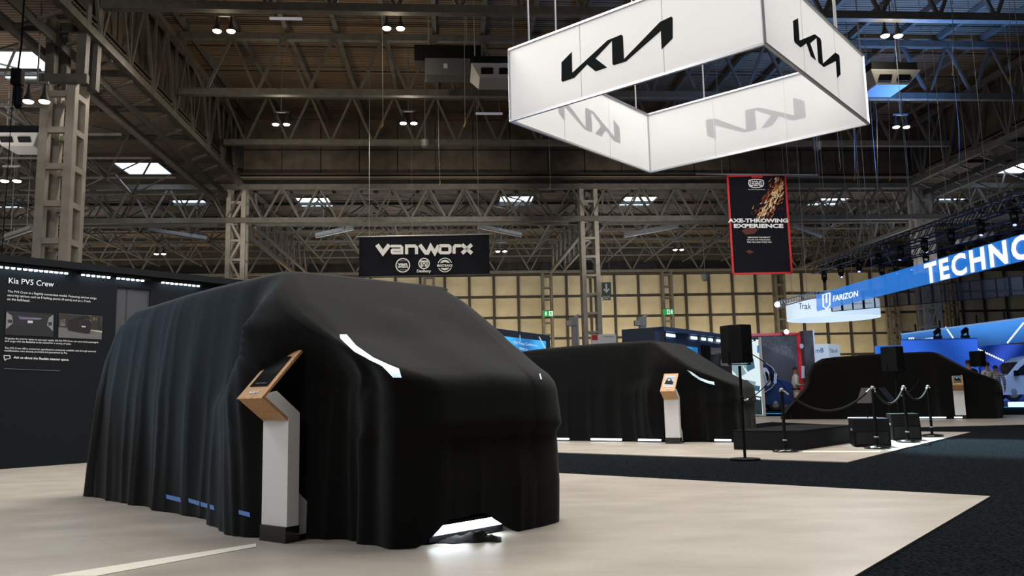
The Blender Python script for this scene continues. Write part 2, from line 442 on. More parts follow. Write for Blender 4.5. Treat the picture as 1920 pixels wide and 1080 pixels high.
# trusses that run into the depth, left and right edge of the high bay
colx = [PY(x, 500, YB).x for x in (440, 1108, 1742)]
for X, s_ in ((XL, -1), (XR, 1)):
    r = truss((X, 9, 13.75), (X, YB, 13.75), 3.6, 2.6, .3, .11, vert=True)
    q = MB(); q.bar((X+s_*1.5, 9, 12.9), (X+s_*1.5, YB, 12.9), .26); q.build('walkway_beam', M_steel, r)
    q = MB(); q.bar((X+s_*.75, 9, 13.1), (X+s_*.75, YB, 13.1), .06, .35); q.build('cable_tray', M_steeld, r)
    for i in range(20):
        y = 10+i*1.95; q = MB(); q.bar((X, y, 13.5), (X+s_*1.5, y, 12.9), .1); q.build('tie', M_steel, r)
for X in colx:
    truss((X, YB+.5, zb-.3), (X, 67, zb2), zt-zb, 2.3, .22, .12, vert=True)
    truss((X+1.0, YB+.5, zb-.3), (X+1.0, 67, zb2), zt-zb, 2.3, .16, .1)
# space frame webs under the low roofs: too many thin bars to part singly
sf = thing('space_frame', (0, 58, ZL), None, None, None, 'structure')
def web(x0, x1, y0, y1, nm):
    b = MB(); st = 3.4; zb_ = 12.2; zt_ = ZL-.3
    nx = int((x1-x0)/st); ny = int((y1-y0)/st)
    for i in range(nx):
        for j in range(ny):
            xc, yc = x0+(i+.5)*st, y0+(j+.5)*st
            for dx in (-.5, .5):
                for dy in (-.5, .5): b.bar((xc, yc, zb_), (xc+dx*st, yc+dy*st, zt_), .075)
            b.bar((xc, yc, zb_), (xc+st, yc, zb_), .09); b.bar((xc, yc, zb_), (xc, yc+st, zb_), .09)
            if random.random() < .3: b.bar((xc-.5*st, yc-.5*st, zt_), (xc+.5*st, yc+.5*st, zt_), .06)
    tag(b.build(nm, M_steel, sf), kind='stuff')
web(-46, 48, 49.5, 67, 'web_bars'); web(-46, XL-1.5, 12, 48, 'web_bars'); web(XR+1.5, 48, 12, 48, 'web_bars')

# ------------------------------------------------------------------ columns
def lattice_column(x, y, w_, d_, z1, step, post, name='column', zig=False, m=M_col, z0=0, plate=.18):
    r = thing(name, (x, y, 0), None, None, None, 'structure')
    for sx in (-1, 1):
        for sy in (-1, 1):
            b = MB(); b.box((x+sx*(w_-post)/2, y+sy*(d_-post)/2, (z0+z1)/2), (post, post, z1-z0)); b.build('post', m, r)
    z = z0+step; k = 0
    while z < z1:
        for sy in (-1, 1):
            b = MB(); b.box((x, y+sy*(d_-post*.6)/2, z), (w_-post*2+.02, post*.6, plate)); b.build('batten', m, r)
        for sx in (-1, 1):
            b = MB(); b.box((x+sx*(w_-post*.6)/2, y, z), (post*.6, d_-post*2+.02, plate)); b.build('batten', m, r)
        if zig and z+step < z1:
            s_ = 1 if k % 2 else -1
            b = MB(); b.bar((x-s_*(w_-post*2)/2, y-d_/2+post*.4, z), (x+s_*(w_-post*2)/2, y-d_/2+post*.4, z+step), post*.5); b.build('brace', m, r)
        z += step; k += 1
    return r
pc = PY(104, 480, 27.4)
nc = lattice_column(pc.x-.2, pc.y+.55, 1.12, 1.1, 12.0, 1.27, .28, plate=.2)
# flared head of the near column
b = MB()
for sx in (-1, 1):
    b.bar((pc.x+sx*.5, pc.y+.1, 11.9), (pc.x+sx*.55, pc.y+.1, 16.5), .3); b.bar((pc.x+sx*.5, pc.y+1, 11.9), (pc.x+sx*.55, pc.y+1, 16.5), .3)
b.bar((pc.x-.8, pc.y-.1, 11.9), (pc.x+.8, pc.y-.1, 11.9), .2, .3)
b.build('column_head', M_steel, nc)
for X in colx: lattice_column(X, YB+.4, 1.12, .9, zt+.2, 1.15, .26, zig=(X != colx[1]), plate=.14)
for px in (805, 1028, 1255, 1468, 1680, 1792, 300):
    p = PY(px, 600, 67.8); lattice_column(p.x, 68.2, .95, .7, zb2+.1, 1.0, .2, m=M_steel, plate=.12)

# ------------------------------------------------------------------ covered vans
def cw(x, d): return V((x*math.cos(YAW)+d*math.sin(YAW), -x*math.sin(YAW)+d*math.cos(YAW), 0))
def interp(tab, z):
    for i in range(len(tab)-1):
        a, b_ = tab[i], tab[i+1]
        if z <= b_[0]:
            k = (z-a[0])/(b_[0]-a[0]); return a[1]+(b_[1]-a[1])*k
    return tab[-1][1]
def sm(x): x = max(0, min(1, x)); return x*x*(3-2*x)
def cloth_mat():
    m = mat('black_cloth', (.0042, .0041, .0040), .92, sheen=.10, spec=.1); nt = m.node_tree; b = nt.nodes['Principled BSDF']
    tc = nt.nodes.new('ShaderNodeTexCoord'); n = nt.nodes.new('ShaderNodeTexNoise'); n.inputs['Scale'].default_value = 260; n.inputs['Detail'].default_value = 2
    nt.links.new(tc.outputs['Object'], n.inputs['Vector'])
    bp = nt.nodes.new('ShaderNodeBump'); bp.inputs['Strength'].default_value = .25; bp.inputs['Distance'].default_value = .004
    nt.links.new(n.outputs['Fac'], bp.inputs['Height']); nt.links.new(bp.outputs[0], b.inputs['Normal'])
    b.inputs['Sheen Tint'].default_value = (.8, .85, .9, 1)
    return m
M_cloth = cloth_mat()
SF = [(0, 1.52), (.3, 1.54), (.66, 1.53), (.72, 1.58), (1.0, 1.55), (1.06, 1.50), (1.1, 1.40), (1.2, 1.17), (1.36, .82), (1.6, .46), (1.8, .17), (1.9, .02), (1.93, -.12)]
SR = [(0, -3.74), (.2, -3.72), (.95, -3.66), (1.36, -3.64), (1.6, -3.52), (1.75, -3.42), (1.85, -3.27), (1.9, -3.15), (1.93, -2.9)]
T0 = [(0, -.15), (.5, -.15), (1.0, -.14), (1.36, -.10), (1.6, -.07), (1.8, -.03), (1.88, .0), (1.91, .05), (1.93, .16)]
W_ROOF = 1.70
class Frame:
    def __init__(s, N, fwd):
        s.o = V((N.x, N.y, 0)); s.f = V((fwd.x, fwd.y, 0)).normalized(); s.t = V((-s.f.y, s.f.x, 0))
    def p(s, a, b, z): return s.o+s.f*a+s.t*b+V((0, 0, z))
def cloth_van(N, fwd, seed, label, hem_front=None, train=1.0, amp=1.0, bulge=1.0):
    fr = Frame(N, fwd)
    root = thing('covered_van', fr.p(-1, .9, 0), label, 'van')
    rnd = random.Random(seed)
    NS, NC, NF = 170, 26, 70        # points per side, corner, end
    levels = [0, .03, .07, .12]+[.18+i*.06 for i in range(24)]+[1.6, 1.66, 1.72, 1.77, 1.81, 1.84, 1.865, 1.885, 1.9, 1.91, 1.92, 1.93]
    rings = []
    ph = [rnd.uniform(0, 6.28) for _ in range(8)]
    def folds(q, z, sharp):
        v = 0
        qq = q + .12*noise.noise(V((q*.9, z*.5, seed)))
        for i, (k, a) in enumerate(((2.7, .55), (5.3, .42), (9.1, .3))):
            env = .35+.9*max(0, noise.noise(V((q*.8+i*7.1, z*.28, seed*3.3+i)))+.35)
            s_ = math.sin(k*qq+ph[i]+.5*noise.noise(V((q*.5, z*.8, i+seed))))
            v += a*env*((1-abs(s_))**1.7*1.6-.35)
        v += .5*noise.noise(V((q*3.1, z*.6, seed+9)))
        return v
    for z in levels:
        sf, sr, t0 = interp(SF, z), interp(SR, z), interp(T0, z)
        sr = -3.1+(sr+3.1)*(1+(train-1)*sm(1-z/1.2))
        t1 = W_ROOF-max(t0, -.04)-.3*sm((1.05-z)/.6)*0
        rf = .5 if z < .95 else (.5-.4*sm((z-.95)/.25)); rr = .35
        rF = .62 if z < 1.0 else (.62-.4*sm((z-1.0)/.4))
        if z > 1.88: rf = rF = .12; rr = .3
        pts = []      # (s, t, normal s, normal t, q, zone)
        Ls = sf-rf-(sr+rr)
        for i in range(NS):      # near side, rear to front
            a = i/NS; s_ = sr+rr+Ls*a
            pts.append((s_, t0, 0, -1, s_, 0))
        for i in range(NC):
            a = i/NC*math.pi/2; pts.append((sf-rf+rf*math.sin(a), t0+rf-rf*math.cos(a), math.sin(a), -math.cos(a), 1.1+i/NC*.8, 1))
        for i in range(NF):
            a = i/NF; t_ = t0+rf+(t1-t0-rf-rF)*a; pts.append((sf, t_, 1, 0, 1.9+t_, 2))
        for i in range(NC):
            a = i/NC*math.pi/2; pts.append((sf-rF+rF*math.cos(a), t1-rF+rF*math.sin(a), math.cos(a), math.sin(a), 3.8+i/NC*.8, 3))
        for i in range(NS):
            a = i/NS; s_ = sf-rF-(Ls+rf-rF)*a; pts.append((s_, t1, 0, 1, 20-s_, 4))
        for i in range(NC):
            a = i/NC*math.pi/2; pts.append((sr+rr-rr*math.sin(a), t1-rr+rr*math.cos(a), -math.sin(a), math.cos(a), 26+i/NC*.6, 5))
        for i in range(NF):
            a = i/NF; t_ = t1-rr-(t1-t0-2*rr)*a; pts.append((sr, t_, -1, 0, 30-t_, 5))
        for i in range(NC):
            a = i/NC*math.pi/2; pts.append((sr+rr-rr*math.cos(a), t0+rr-rr*math.sin(a), -math.cos(a), -math.sin(a), -4.4+i/NC*.5, 5))
        ring = []
        for (s_, t_, ns, nt_, q, zone) in pts:
            low_ = sm((1.86-z)/1.7)
            if zone in (0, 4): A = .012+.052*low_
            elif zone == 5: A = .015+.075*low_
            elif zone in (1, 3):
                A = (.06*sm((1.15-z)/.5)) * (1-.6*sm((q-1.1)/.8 if zone == 1 else 1-(q-3.8)/.8)) + .004
            else:
                A = .003+.02*sm((.75-z)/.6)
            if zone == 0:
                A *= 1-.85*sm((s_-(sf-.45))/.4) if z > 1.15 else 1
                A *= 1+.7*sm((s_+.6)/.5)
                fine = .022*sm((s_+.1)/.5)*sm((1.3-z)/.5)*((1-abs(math.sin(17*q+1.5*noise.noise(V((q*2, z*.6, seed+2))))))**2)
            if z > 1.86: A *= .25
            d = A*amp*folds(q, z, 1) + (fine if zone == 0 else 0)
            # the mirrors push the cloth out like a tent
            if zone in (0, 4, 1, 3):
                sc_ = .17
                fs = (sc_+.62-s_)/.62 if s_ < sc_ else 1
                k_ = sm((1.25-z)/.4)
                fs = max(0, 1-(sc_-s_)/(.42+.7*k_)) if s_ < sc_ else max(0, 1-(s_-sc_)/(.62-.3*k_))
                fz = max(0, 1-(z-1.45)/.42) if z > 1.45 else 1-.25*sm((1.45-z)/1.0)
                if zone in (3, 4): fz *= .5 if z > 1.0 else .2
                fs = fs if z > 1.2 else sm(fs)
                d2 = .33*fs*fz*bulge
                t_ += (-1 if zone in (0, 1) else 1)*d2*abs(nt_)
                if zone in (0, 1): t_ += .15*sm((s_-.5)/.3)*sm((1.45-s_)/.3)*sm((1.3-z)/.3)*abs(nt_)
            zz = z
            hem = .0
            if hem_front and zone in (1, 2, 3):
                h = sm((t_-hem_front[0])/.25)*sm((hem_front[1]-t_)/.3)
                hem = hem_front[2]*h + .035*h*noise.noise(V((t_*6, 0, seed)))
            else:
                hem = .02*max(0, noise.noise(V((q*1.3, 5, seed)))) if zone in (0, 4) else 0
            if z < .6: zz = z + hem*(1-z/.6)
            zz += (.018*noise.noise(V((q*2.1, z*2, 4+seed))) if .1 < z < 1.6 else 0) + .003
            if z > 1.75:   # the roof line falls a little to the rear
                zz -= .045*sm((-s_-1.2)/2)
            ring.append(fr.p(s_+ns*d, t_+nt_*d, zz))
        rings.append(ring)
    # cap: shrink the top ring towards the middle line of the roof
    top = rings[-1]; cen = fr.p(-1.5, W_ROOF/2, 1.945)
    for k in (.75, .5, .25):
        ring = []
        for p in top:
            a, b_ = (p-fr.o).dot(fr.f), (p-fr.o).dot(fr.t)
            q = fr.p(-1.5+(a+1.5)*(.8+.2*k), W_ROOF/2+(b_-W_ROOF/2)*k, p.z+.02*(1-k*k)*1.0)
            q.z += .006*noise.noise(V((a*1.5, b_*3, seed)))
            ring.append(q)
        rings.append(ring)
    mb = MB(); n = len(rings[0])
    vs = [p for r in rings for p in r]
    fs = [(i*n+j, i*n+(j+1) % n, (i+1)*n+(j+1) % n, (i+1)*n+j) for i in range(len(rings)-1) for j in range(n)]
    vs.append(cen); k0 = (len(rings)-1)*n
    fs += [(k0+j, k0+(j+1) % n, len(vs)-1) for j in range(n)]
    mb.add(vs, fs)
    cl_ = mb.build('cloth_cover', M_cloth, root, smooth=True)
    for p in cl_.data.polygons: p.use_smooth = True
    for e in cl_.data.edges: e.use_edge_sharp = False
    from mathutils.bvhtree import BVHTree
    bv = BVHTree.FromPolygons([V(v) for v in mb.v], mb.f)
    q = MB(); q.hexa([fr.p(a, b_, z) for z in (.16, .8) for a, b_ in ((-2.9, .2), (1.15, .2), (1.15, 1.62), (-2.9, 1.62))]); q.build('underbody', M_black, root)
    for a, b_ in ((-2.3, .22), (.75, .22), (-2.3, 1.6), (.75, 1.6)):
        q = MB(); c_ = fr.p(a, b_, .33); q.lathe(c_-fr.t*.1, [(.18, 0), (.3, 0), (.33, .04), (.33, .18), (.3, .22), (.18, .22)], 20, fr.t); q.build('wheel', M_black, root)
    return root, fr, bv
def on_cloth(bv, px, py, off=.006):
    d = ray(px, py).normalized(); h, n_, i, dist = bv.ray_cast(CAM, d)
    if h is None: return None
    return h - d*off
def strip_on_cloth(bv, top, bot, m, name, root, label=None, sub=6, off=.007):
    """a band whose outline is draped on the cover"""
    T_, B_ = [], []
    for i in range(len(top)-1):
        for k in range(sub):
            a = k/sub
            T_.append((top[i][0]*(1-a)+top[i+1][0]*a, top[i][1]*(1-a)+top[i+1][1]*a))
            B_.append((bot[i][0]*(1-a)+bot[i+1][0]*a, bot[i][1]*(1-a)+bot[i+1][1]*a))
    T_.append(top[-1]); B_.append(bot[-1])
    b = MB(); P = []
    for t_, b_ in zip(T_, B_):
        for k in (0, .33, .66, 1):
            P.append(on_cloth(bv, t_[0]*(1-k)+b_[0]*k, t_[1]*(1-k)+b_[1]*k, off))
    if any(p is None for p in P): return None
    b.add(P, [(4*i+j, 4*i+j+1, 4*i+j+5, 4*i+j+4) for i in range(len(T_)-1) for j in range(3)])
    o = b.build(name, m, root)
    if label: o['label'] = label
    return o
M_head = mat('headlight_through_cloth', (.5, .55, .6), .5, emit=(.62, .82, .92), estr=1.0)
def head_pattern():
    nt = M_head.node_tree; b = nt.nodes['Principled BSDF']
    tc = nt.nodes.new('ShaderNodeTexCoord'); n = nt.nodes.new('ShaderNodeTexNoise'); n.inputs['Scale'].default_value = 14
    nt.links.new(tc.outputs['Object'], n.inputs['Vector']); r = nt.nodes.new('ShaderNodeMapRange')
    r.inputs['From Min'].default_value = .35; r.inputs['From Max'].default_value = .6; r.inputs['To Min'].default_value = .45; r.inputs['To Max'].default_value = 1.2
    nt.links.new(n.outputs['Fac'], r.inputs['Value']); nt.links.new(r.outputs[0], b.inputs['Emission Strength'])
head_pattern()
M_clothglow = mat('painted_cloth_glow', (.02, .02, .03), .6, emit=(.14, .30, .72), estr=.33)  # emission imitates light showing through the cloth
M_tube = mat('white_light_tube', (1, 1, 1), .4, emit=(.85, .94, 1), estr=11)
M_tube2 = mat('white_light_tube_far', (1, 1, 1), .4, emit=(.65, .82, 1), estr=2.2)

vA, fA, bA = cloth_van(cw(-1.75, 6.09), cw(.71, -.70), 3, 'nearest covered van, black cloth, bright light shining out under its front', (.1, .95, .15))
strip_on_cloth(bA, [(637, 627), (650, 627), (668, 648), (700, 670), (728, 683), (748, 691), (753, 708)], [(638, 634), (648, 644), (664, 659), (695, 676), (716, 686), (727, 697), (737, 708)], M_head, 'headlight', vA, 'headlight glowing through the cloth')
strip_on_cloth(bA, [(1011, 701), (1014, 711)], [(1013, 700), (1016, 711)], M_head, 'headlight', vA)
for a, b_ in (((311, 927), (338, 933)), ((353, 934), (401, 948)), ((447, 956), (468, 961))):  # glowing patches laid on the cloth, standing in for light behind it
    strip_on_cloth(bA, [a, b_], [(a[0]+1, a[1]+8), (b_[0]+1, b_[1]+9)], M_clothglow, 'cloth_glow_patch', vA, 'patch on the cloth painted as a faint blue glow from behind')
q = MB(); q.bar(fA.p(1.43, .27, .085), fA.p(1.43, .86, .085), .07, .055); q.build('light_tube', M_tube, vA)
q = MB(); q.bar(fA.p(1.43, .25, .125), fA.p(1.43, .9, .125), .09, .02); q.bar(fA.p(1.41, .25, .03), fA.p(1.41, .9, .03), .04, .035); q.build('tube_housing', M_black, vA)
# end of the cloth lying on the floor
def cloth_heap(px0, px1, label):
    b = MB(); n, k = 40, 9; vs = []
    p0, p1 = G(*px0), G(*px1); d = (p1-p0); nn = V((-d.y, d.x, 0)).normalized()
    for i in range(n):
        a = i/(n-1); wv = .09+.03*noise.noise(V((a*5, 1, 0))); hh = (.03+.035*abs(noise.noise(V((a*7, 2, 1))))+.05*math.exp(-((a-.72)/.07)**2))*min(1, a*8+.3)*min(1, (1-a)*9+.25)
        for j in range(k):
            t = j/(k-1)*2-1
            vs.append(p0+d*a+nn*(t*wv*min(1, a*6+.3)+.02*noise.noise(V((a*9, 3, 2))))+V((0, 0, .004+hh*(1-t*t)*(.7+.5*noise.noise(V((a*14, t*3, 3)))))))
    b.add(vs, [(i*k+j, i*k+j+1, (i+1)*k+j+1, (i+1)*k+j) for i in range(n-1) for j in range(k-1)])
    o = b.build('cloth_hem', M_cloth, vA, smooth=True)
    o['label'] = label
cloth_heap((762, 1017), (940, 1012), 'crumpled end of the cloth lying on the floor')

vB, fB, bB = cloth_van(cw(2.69, 15.65), cw(.835, -.55), 11, 'middle covered van under black cloth, behind the low black platform', None, .6, bulge=.3)
strip_on_cloth(bB, [(1288, 694), (1296, 697), (1312, 708), (1328, 714), (1339, 716)], [(1291, 696), (1298, 703), (1311, 712), (1328, 719), (1340, 722)], M_head, 'headlight', vB, 'headlight glowing through the cloth', 4, .02)
vC, fC, bC = cloth_van(cw(12.16, 23.5), cw(.84, -.54), 23, 'farthest van under a black cloth, behind the rope barrier on the right', None, 2.2, bulge=.2)
for fr, root, spans in ((fB, vB, ((-2.9, -1.7), (-1.2, -.55), (-.2, .25), (1.2, 1.5))), (fC, vC, ((-2.4, -1.6), (-.5, .2), (.4, .6)))):
    for a, b_ in spans:
        q = MB(); t_ = -.33 if a < 1 else -.12
        q.bar(fr.p(a, t_-.06, .05), fr.p(b_, t_-.06, .05), .04, .035); q.build('light_tube', M_tube2, root)

# ------------------------------------------------------------------ kiosks
def wood_mat():
    m = mat('oak_veneer', (.46, .25, .105), .5); nt = m.node_tree; b = nt.nodes['Principled BSDF']
    tc = nt.nodes.new('ShaderNodeTexCoord'); mp = nt.nodes.new('ShaderNodeMapping'); mp.inputs['Scale'].default_value = (22, 22, 3)
    nt.links.new(tc.outputs['Object'], mp.inputs['Vector']); n = nt.nodes.new('ShaderNodeTexNoise'); n.inputs['Scale'].default_value = 3; n.inputs['Detail'].default_value = 6
    nt.links.new(mp.outputs[0], n.inputs['Vector']); r = nt.nodes.new('ShaderNodeValToRGB')
    r.color_ramp.elements[0].color = (.40, .205, .08, 1); r.color_ramp.elements[1].color = (.56, .32, .14, 1); r.color_ramp.elements[0].position = .3; r.color_ramp.elements[1].position = .7
    nt.links.new(n.outputs['Fac'], r.inputs[0]); nt.links.new(r.outputs[0], b.inputs['Base Color']); return m
M_wood = wood_mat()
M_kiosk = mat('kiosk_white', (.74, .74, .74), .45)
M_kiosk2 = mat('kiosk_light_grey', (.52, .52, .52), .4, .15)
M_screen = mat('dark_screen', (.008, .009, .011), .12, coat=.4)
LOGO = [(1275, 325), (1333, 266), (1336, 383), (1535, 200), (1612, 168), (1622, 175), (1628, 305), (1832, 95), (1895, 65), (1903, 72), (1903, 188), (1841, 250), (1836, 146), (1640, 318),
        (1570, 340), (1563, 333), (1560, 203), (1467, 302), (1533, 352), (1468, 375), (1420, 336), (1347, 412), (1282, 434), (1275, 428)]
def logo_uv():
    """outline of the emblem, freed from the perspective of the box face it was read on"""
    pl = Plane(G(957, 227, 4.62), G(1434, 82, 4.62)-G(957, 227, 4.62))
    q = [pl.uv(pl.px(640+x/3, y/3)) for x, y in LOGO]
    xs = [a for a, _ in q]; ys = [b_ for _, b_ in q]
    W_ = max(xs)-min(xs)
    return [((a-min(xs))/W_, (b_-min(ys))/W_) for a, b_ in q], (min(xs), min(ys), W_)
LUV, LPOS = logo_uv()
def logo(name, plane, a, b_, wdt, m, parent, off=.01, th=.004):
    return decal(name, plane, [(a+x*wdt, b_+y*wdt) for x, y in LUV], m, parent, off, th, uv=True)
def kiosk(base, face, label, scr):
    f = V((face.x, face.y, 0)).normalized(); s = V((-f.y, f.x, 0)); s = -s    # s: to the right seen by a reader facing the screen
    s = V((0, 0, 1)).cross(f)
    wd = .27
    root = thing('display_kiosk', base, label, 'kiosk')
    P = lambda a, z, k: base+f*a+V((0, 0, z))+s*(k*wd/2)
    def prof(name, pts, m, k0=-1, k1=1):
        q = MB(); q.prism([P(a, z, k0) for a, z in pts], s*((k1-k0)*wd/2)); return q.build(name, m, root, bevel=.002)
    prof('post', [(0, .1), (0, .81), (.185, .95), (.155, .975), (.09, .985), (-.095, .84), (-.095, .1)], M_kiosk)
    prof('plinth', [(.012, .012), (.012, .105), (-.1, .105), (-.1, .012)], M_blackp, -1.02, 1.02)
    prof('rear_foot', [(-.095, .04), (-.095, .32), (-.23, .2), (-.23, .04)], M_kiosk2, -.9, .9)
    prof('foot_plate', [(.012, 0), (.012, .013), (-.25, .013), (-.25, 0)], M_blackp, -1.04, 1.04)
    prof('under_panel', [(.005, .79), (.21, .945), (.2, .957), (-.0, .806)], M_wood, -1.0, 1.0)
    A, B_ = (.215, .94), (-.1, 1.262)
    prof('head_panel', [A, (A[0]-.018, A[1]-.006), (B_[0]-.018, B_[1]-.012), B_], M_wood)
    up = (f*(B_[0]-A[0])+V((0, 0, B_[1]-A[1]))); L = up.length; up.normalize()
    pl = Plane(base+f*A[0]+V((0, 0, A[1]))-s*wd/2, s, up)
    if pl.n.dot(f) < 0: pl.n = -pl.n
    o = decal('screen', pl, [(wd*.15, L*.24), (wd*.85, L*.24), (wd*.85, L*.86), (wd*.15, L*.86)], M_screen, root, .001, .003, True)
    if scr:
        # the page shown: a dark car picture on blue-grey
        decal('screen_image', pl, [(wd*.17, L*.3), (wd*.83, L*.3), (wd*.83, L*.82), (wd*.17, L*.82)], mat('screen_blue_grey', (.02, .03, .04), .3, emit=(.12, .2, .24), estr=.6), root, .0045, .001, True)
        decal('screen_image', pl, [(wd*.2, L*.4), (wd*.78, L*.36), (wd*.8, L*.5), (wd*.68, L*.56), (wd*.58, L*.7), (wd*.36, L*.72), (wd*.24, L*.55)], M_black, root, .006, .001, True)
        decal('screen_image', pl, [(wd*.38, L*.58), (wd*.55, L*.58), (wd*.53, L*.66), (wd*.4, L*.67)], mat('screen_pale', (.1, .1, .1), .3, emit=(.5, .65, .7), estr=.6), root, .0075, .001, True)
    else:
        decal('screen_image', pl, [(wd*.3, L*.3), (wd*.72, L*.3), (wd*.72, L*.305), (wd*.3, L*.305)], M_greymetal, root, .0045, .001, True)
    logo('logo', pl, wd*.36, L*.1, wd*.34, M_white, root, .001, .004)
    for k, a in ((-.8, .02), (.8, .02), (-.8, .18), (.8, .18)):
        q = MB(); c_ = P(a, .80+a*.74-.008, k); q.lathe(c_, [(.006, 0), (.006, .006)], 8, (f*.6-V((0, 0, .8)))); q.build('screw', M_alu, root)
    return root
kiosk(G(513, 1016), cw(-.60, -.80), 'front wood and white display kiosk with dark screen, beside the nearest covered van', 0)
kiosk(G(1262, 832), cw(-.46, -.89), 'wood and white display kiosk with lit screen, at the second covered van', 1)
kiosk(G(1802, 785.5), cw(-.45, -.88), 'wood and white display kiosk in front of the farthest covered van', 1)

# ------------------------------------------------------------------ hanging box sign
ZB = 4.62
cL, cN, cR, cF = [G(x, y, ZB) for x, y in ((957, 227), (1434, 82), (1628, 232), (1219, 323))]
cen = (cL+cN+cR+cF)/4
side = ((cN-cL).length+(cR-cN).length+(cF-cR).length+(cL-cF).length)/4
0 and print('box', [(round(p.x, 2), round(p.y, 2)) for p in (cL, cN, cR, cF)], side, LPOS)
sign = thing('hanging_sign', cen, 'large white square box sign with black lettering hung above the stand', 'sign')
HB = PX(955, 88, cL.x).z-ZB
def fabric_mat():
    m = bpy.data.materials.new('white_fabric'); m.use_nodes = True; nt = m.node_tree
    b = nt.nodes['Principled BSDF']; b.inputs['Base Color'].default_value = (.78, .80, .83, 1); b.inputs['Roughness'].default_value = .8
    t = nt.nodes.new('ShaderNodeBsdfTranslucent'); t.inputs[0].default_value = (.8, .8, .8, 1)
    x = nt.nodes.new('ShaderNodeMixShader'); x.inputs[0].default_value = .38
    nt.links.new(b.outputs[0], x.inputs[1]); nt.links.new(t.outputs[0], x.inputs[2]); nt.links.new(x.outputs[0], nt.nodes['Material Output'].inputs[0])
    return m
M_fab = fabric_mat()
M_logo = mat('emblem_black', (.003, .0065, .006), .7, spec=.1)
corners = [cL, cN, cR, cF]
for i in range(4):
    a, b_ = corners[i], corners[(i+1) % 4]
    q = MB(); q.add([a, b_, b_+V((0, 0, HB)), a+V((0, 0, HB))], [(0, 1, 2, 3)])
    pan = q.build('fabric_panel', M_fab, sign)
    pl = Plane(a, b_-a)
    if pl.n.dot(a-cen) < 0: pl.n = -pl.n
    wd = (b_-a).length
    lw = .455*wd
    logo('logo', pl, .245*wd, .30*HB, lw, M_logo, pan, .004, .003)
    for z in (0, HB):
        q = MB(); q.bar(a+V((0, 0, z)), b_+V((0, 0, z)), .035, .03); q.build('frame_bar', M_alu, sign)
    for k in (.33, .66):
        q = MB(); q.bar(a+(b_-a)*k, a+(b_-a)*k+V((0, 0, HB)), .01, .004); q.build('seam', mat('seam', (.72, .72, .72), .8), pan)
    q = MB(); q.bar(a, a+V((0, 0, HB)), .03); q.build('frame_post', M_alu, sign)
    q = MB(); q.tube([a+(b_-a)*.1+V((0, 0, HB)), a+(b_-a)*.08+V((0, 0, 12.5))], .012, 6); q.build('suspension_wire', M_greymetal, sign)
    q = MB(); q.tube([a+(b_-a)*.7+V((0, 0, HB)), a+(b_-a)*.68+V((0, 0, 12.5))], .012, 6); q.build('suspension_wire', M_greymetal, sign)

# ------------------------------------------------------------------ left display wall
o0 = G(0, 880)
pb = Plane(o0, SB)
HW = pb.uv(pb.px(0, 487))[1]
bw = thing('display_wall', o0, 'tall black display wall with white text and a row of bright lights, left edge', 'display wall')
def wbox(name, a0, a1, z0, z1, d0, d1, m, parent):
    q = MB(); q.hexa([pb.at(a, z, d) for z in (z0, z1) for a, d in ((a0, d0), (a1, d0), (a1, d1), (a0, d1))]); return q.build(name, m, parent)
a_gap = pb.uv(pb.px(213, 700))[0]; a_s0 = pb.uv(pb.px(218, 600))[0]; a_s1 = pb.uv(pb.px(280, 600))[0]
wbox('panel', -7, a_gap, .0, HW-.05, -.12, 0, M_board, bw)
wbox('panel', a_s1, a_s1+6, .0, HW-.05, -.12, 0, M_board, bw)
wbox('recess', a_gap, a_s1, 0, HW-.05, -.3, -.22, M_black, bw)
wbox('header', -7, a_s1+6, HW-.05, HW+.06, -.3, .16, M_board, bw)
wbox('recess_top', a_gap, a_s1, HW-.26, HW-.05, -.2, 0, M_board, bw)
for i in range(3):
    c_ = a_s0+(a_s1-a_s0)*(i+.42)/3
    wbox('slat', c_-.11, c_+.11, 0, HW-.26, -.2, -.03, mat('slat_grey', (.055, .058, .07), .6), bw)
for k, (x0, x1, y0, y1) in enumerate(((-30, 39, 484, 496), (40, 126, 493, 503), (148, 205, 504, 514), (214, 277, 513, 522), (298, 372, 522, 531))):
    A0 = pb.uv(pb.px(x0, y0))[0]; A1 = pb.uv(pb.px(x1, y1))[0]
    zz = HW-.075
    lb = wbox('light_bar', A0, A1, zz-.04, zz+.015, .02, .12, M_black, bw)
    n = max(6, int((A1-A0)/.075))
    q = MB()
    for i in range(n):
        if k == 3 and i > n-2: continue
        a = A0+(i+.5)*(A1-A0)/n
        q.lathe(pb.at(a, zz-.04, .07), [(.026, -.02), (.028, 0), (.02, .0)], 8)
    q.build('lamp_lens', M_ledglow, lb)
    q = pb.at((A0+A1)/2, zz-.08, .1); light('display_wall_lamp', 'SPOT', q, fA.p(-1.9+.2*k, .3, 1.9), 10, (.33, .70, 1), .03, None, 40)
for k, A0 in enumerate((-2.5, -4.5, -6.5)):      # the row of lamps goes on to the left
    lb = wbox('light_bar', A0, A0+1.6, zz-.04, zz+.015, .02, .12, M_black, bw); q = MB()
    for i in range(20): q.lathe(pb.at(A0+(i+.5)*.08, zz-.04, .07), [(.026, -.02), (.028, 0), (.02, .0)], 8)
    q.build('lamp_lens', M_ledglow, lb)
    light('display_wall_lamp', 'SPOT', pb.at(A0+.8, zz-.08, .12), fA.p(-2.4+.7*k, -.1, 1.75), 330, (.30, .68, 1), .05, None, 25, .7)
T = lambda s_, ll, lr, h, **k: text_px('lettering', s_, bw, pb, ll, lr, h, k.pop('m', M_txt), off=.006, **k)
M_txt = mat('white_text', (.8, .8, .8), .6, emit=(.8, .85, .9), estr=.12)
T('Kia PV5 Crew', (16, 531), (100.5, 538), 10.5, bold=.004)
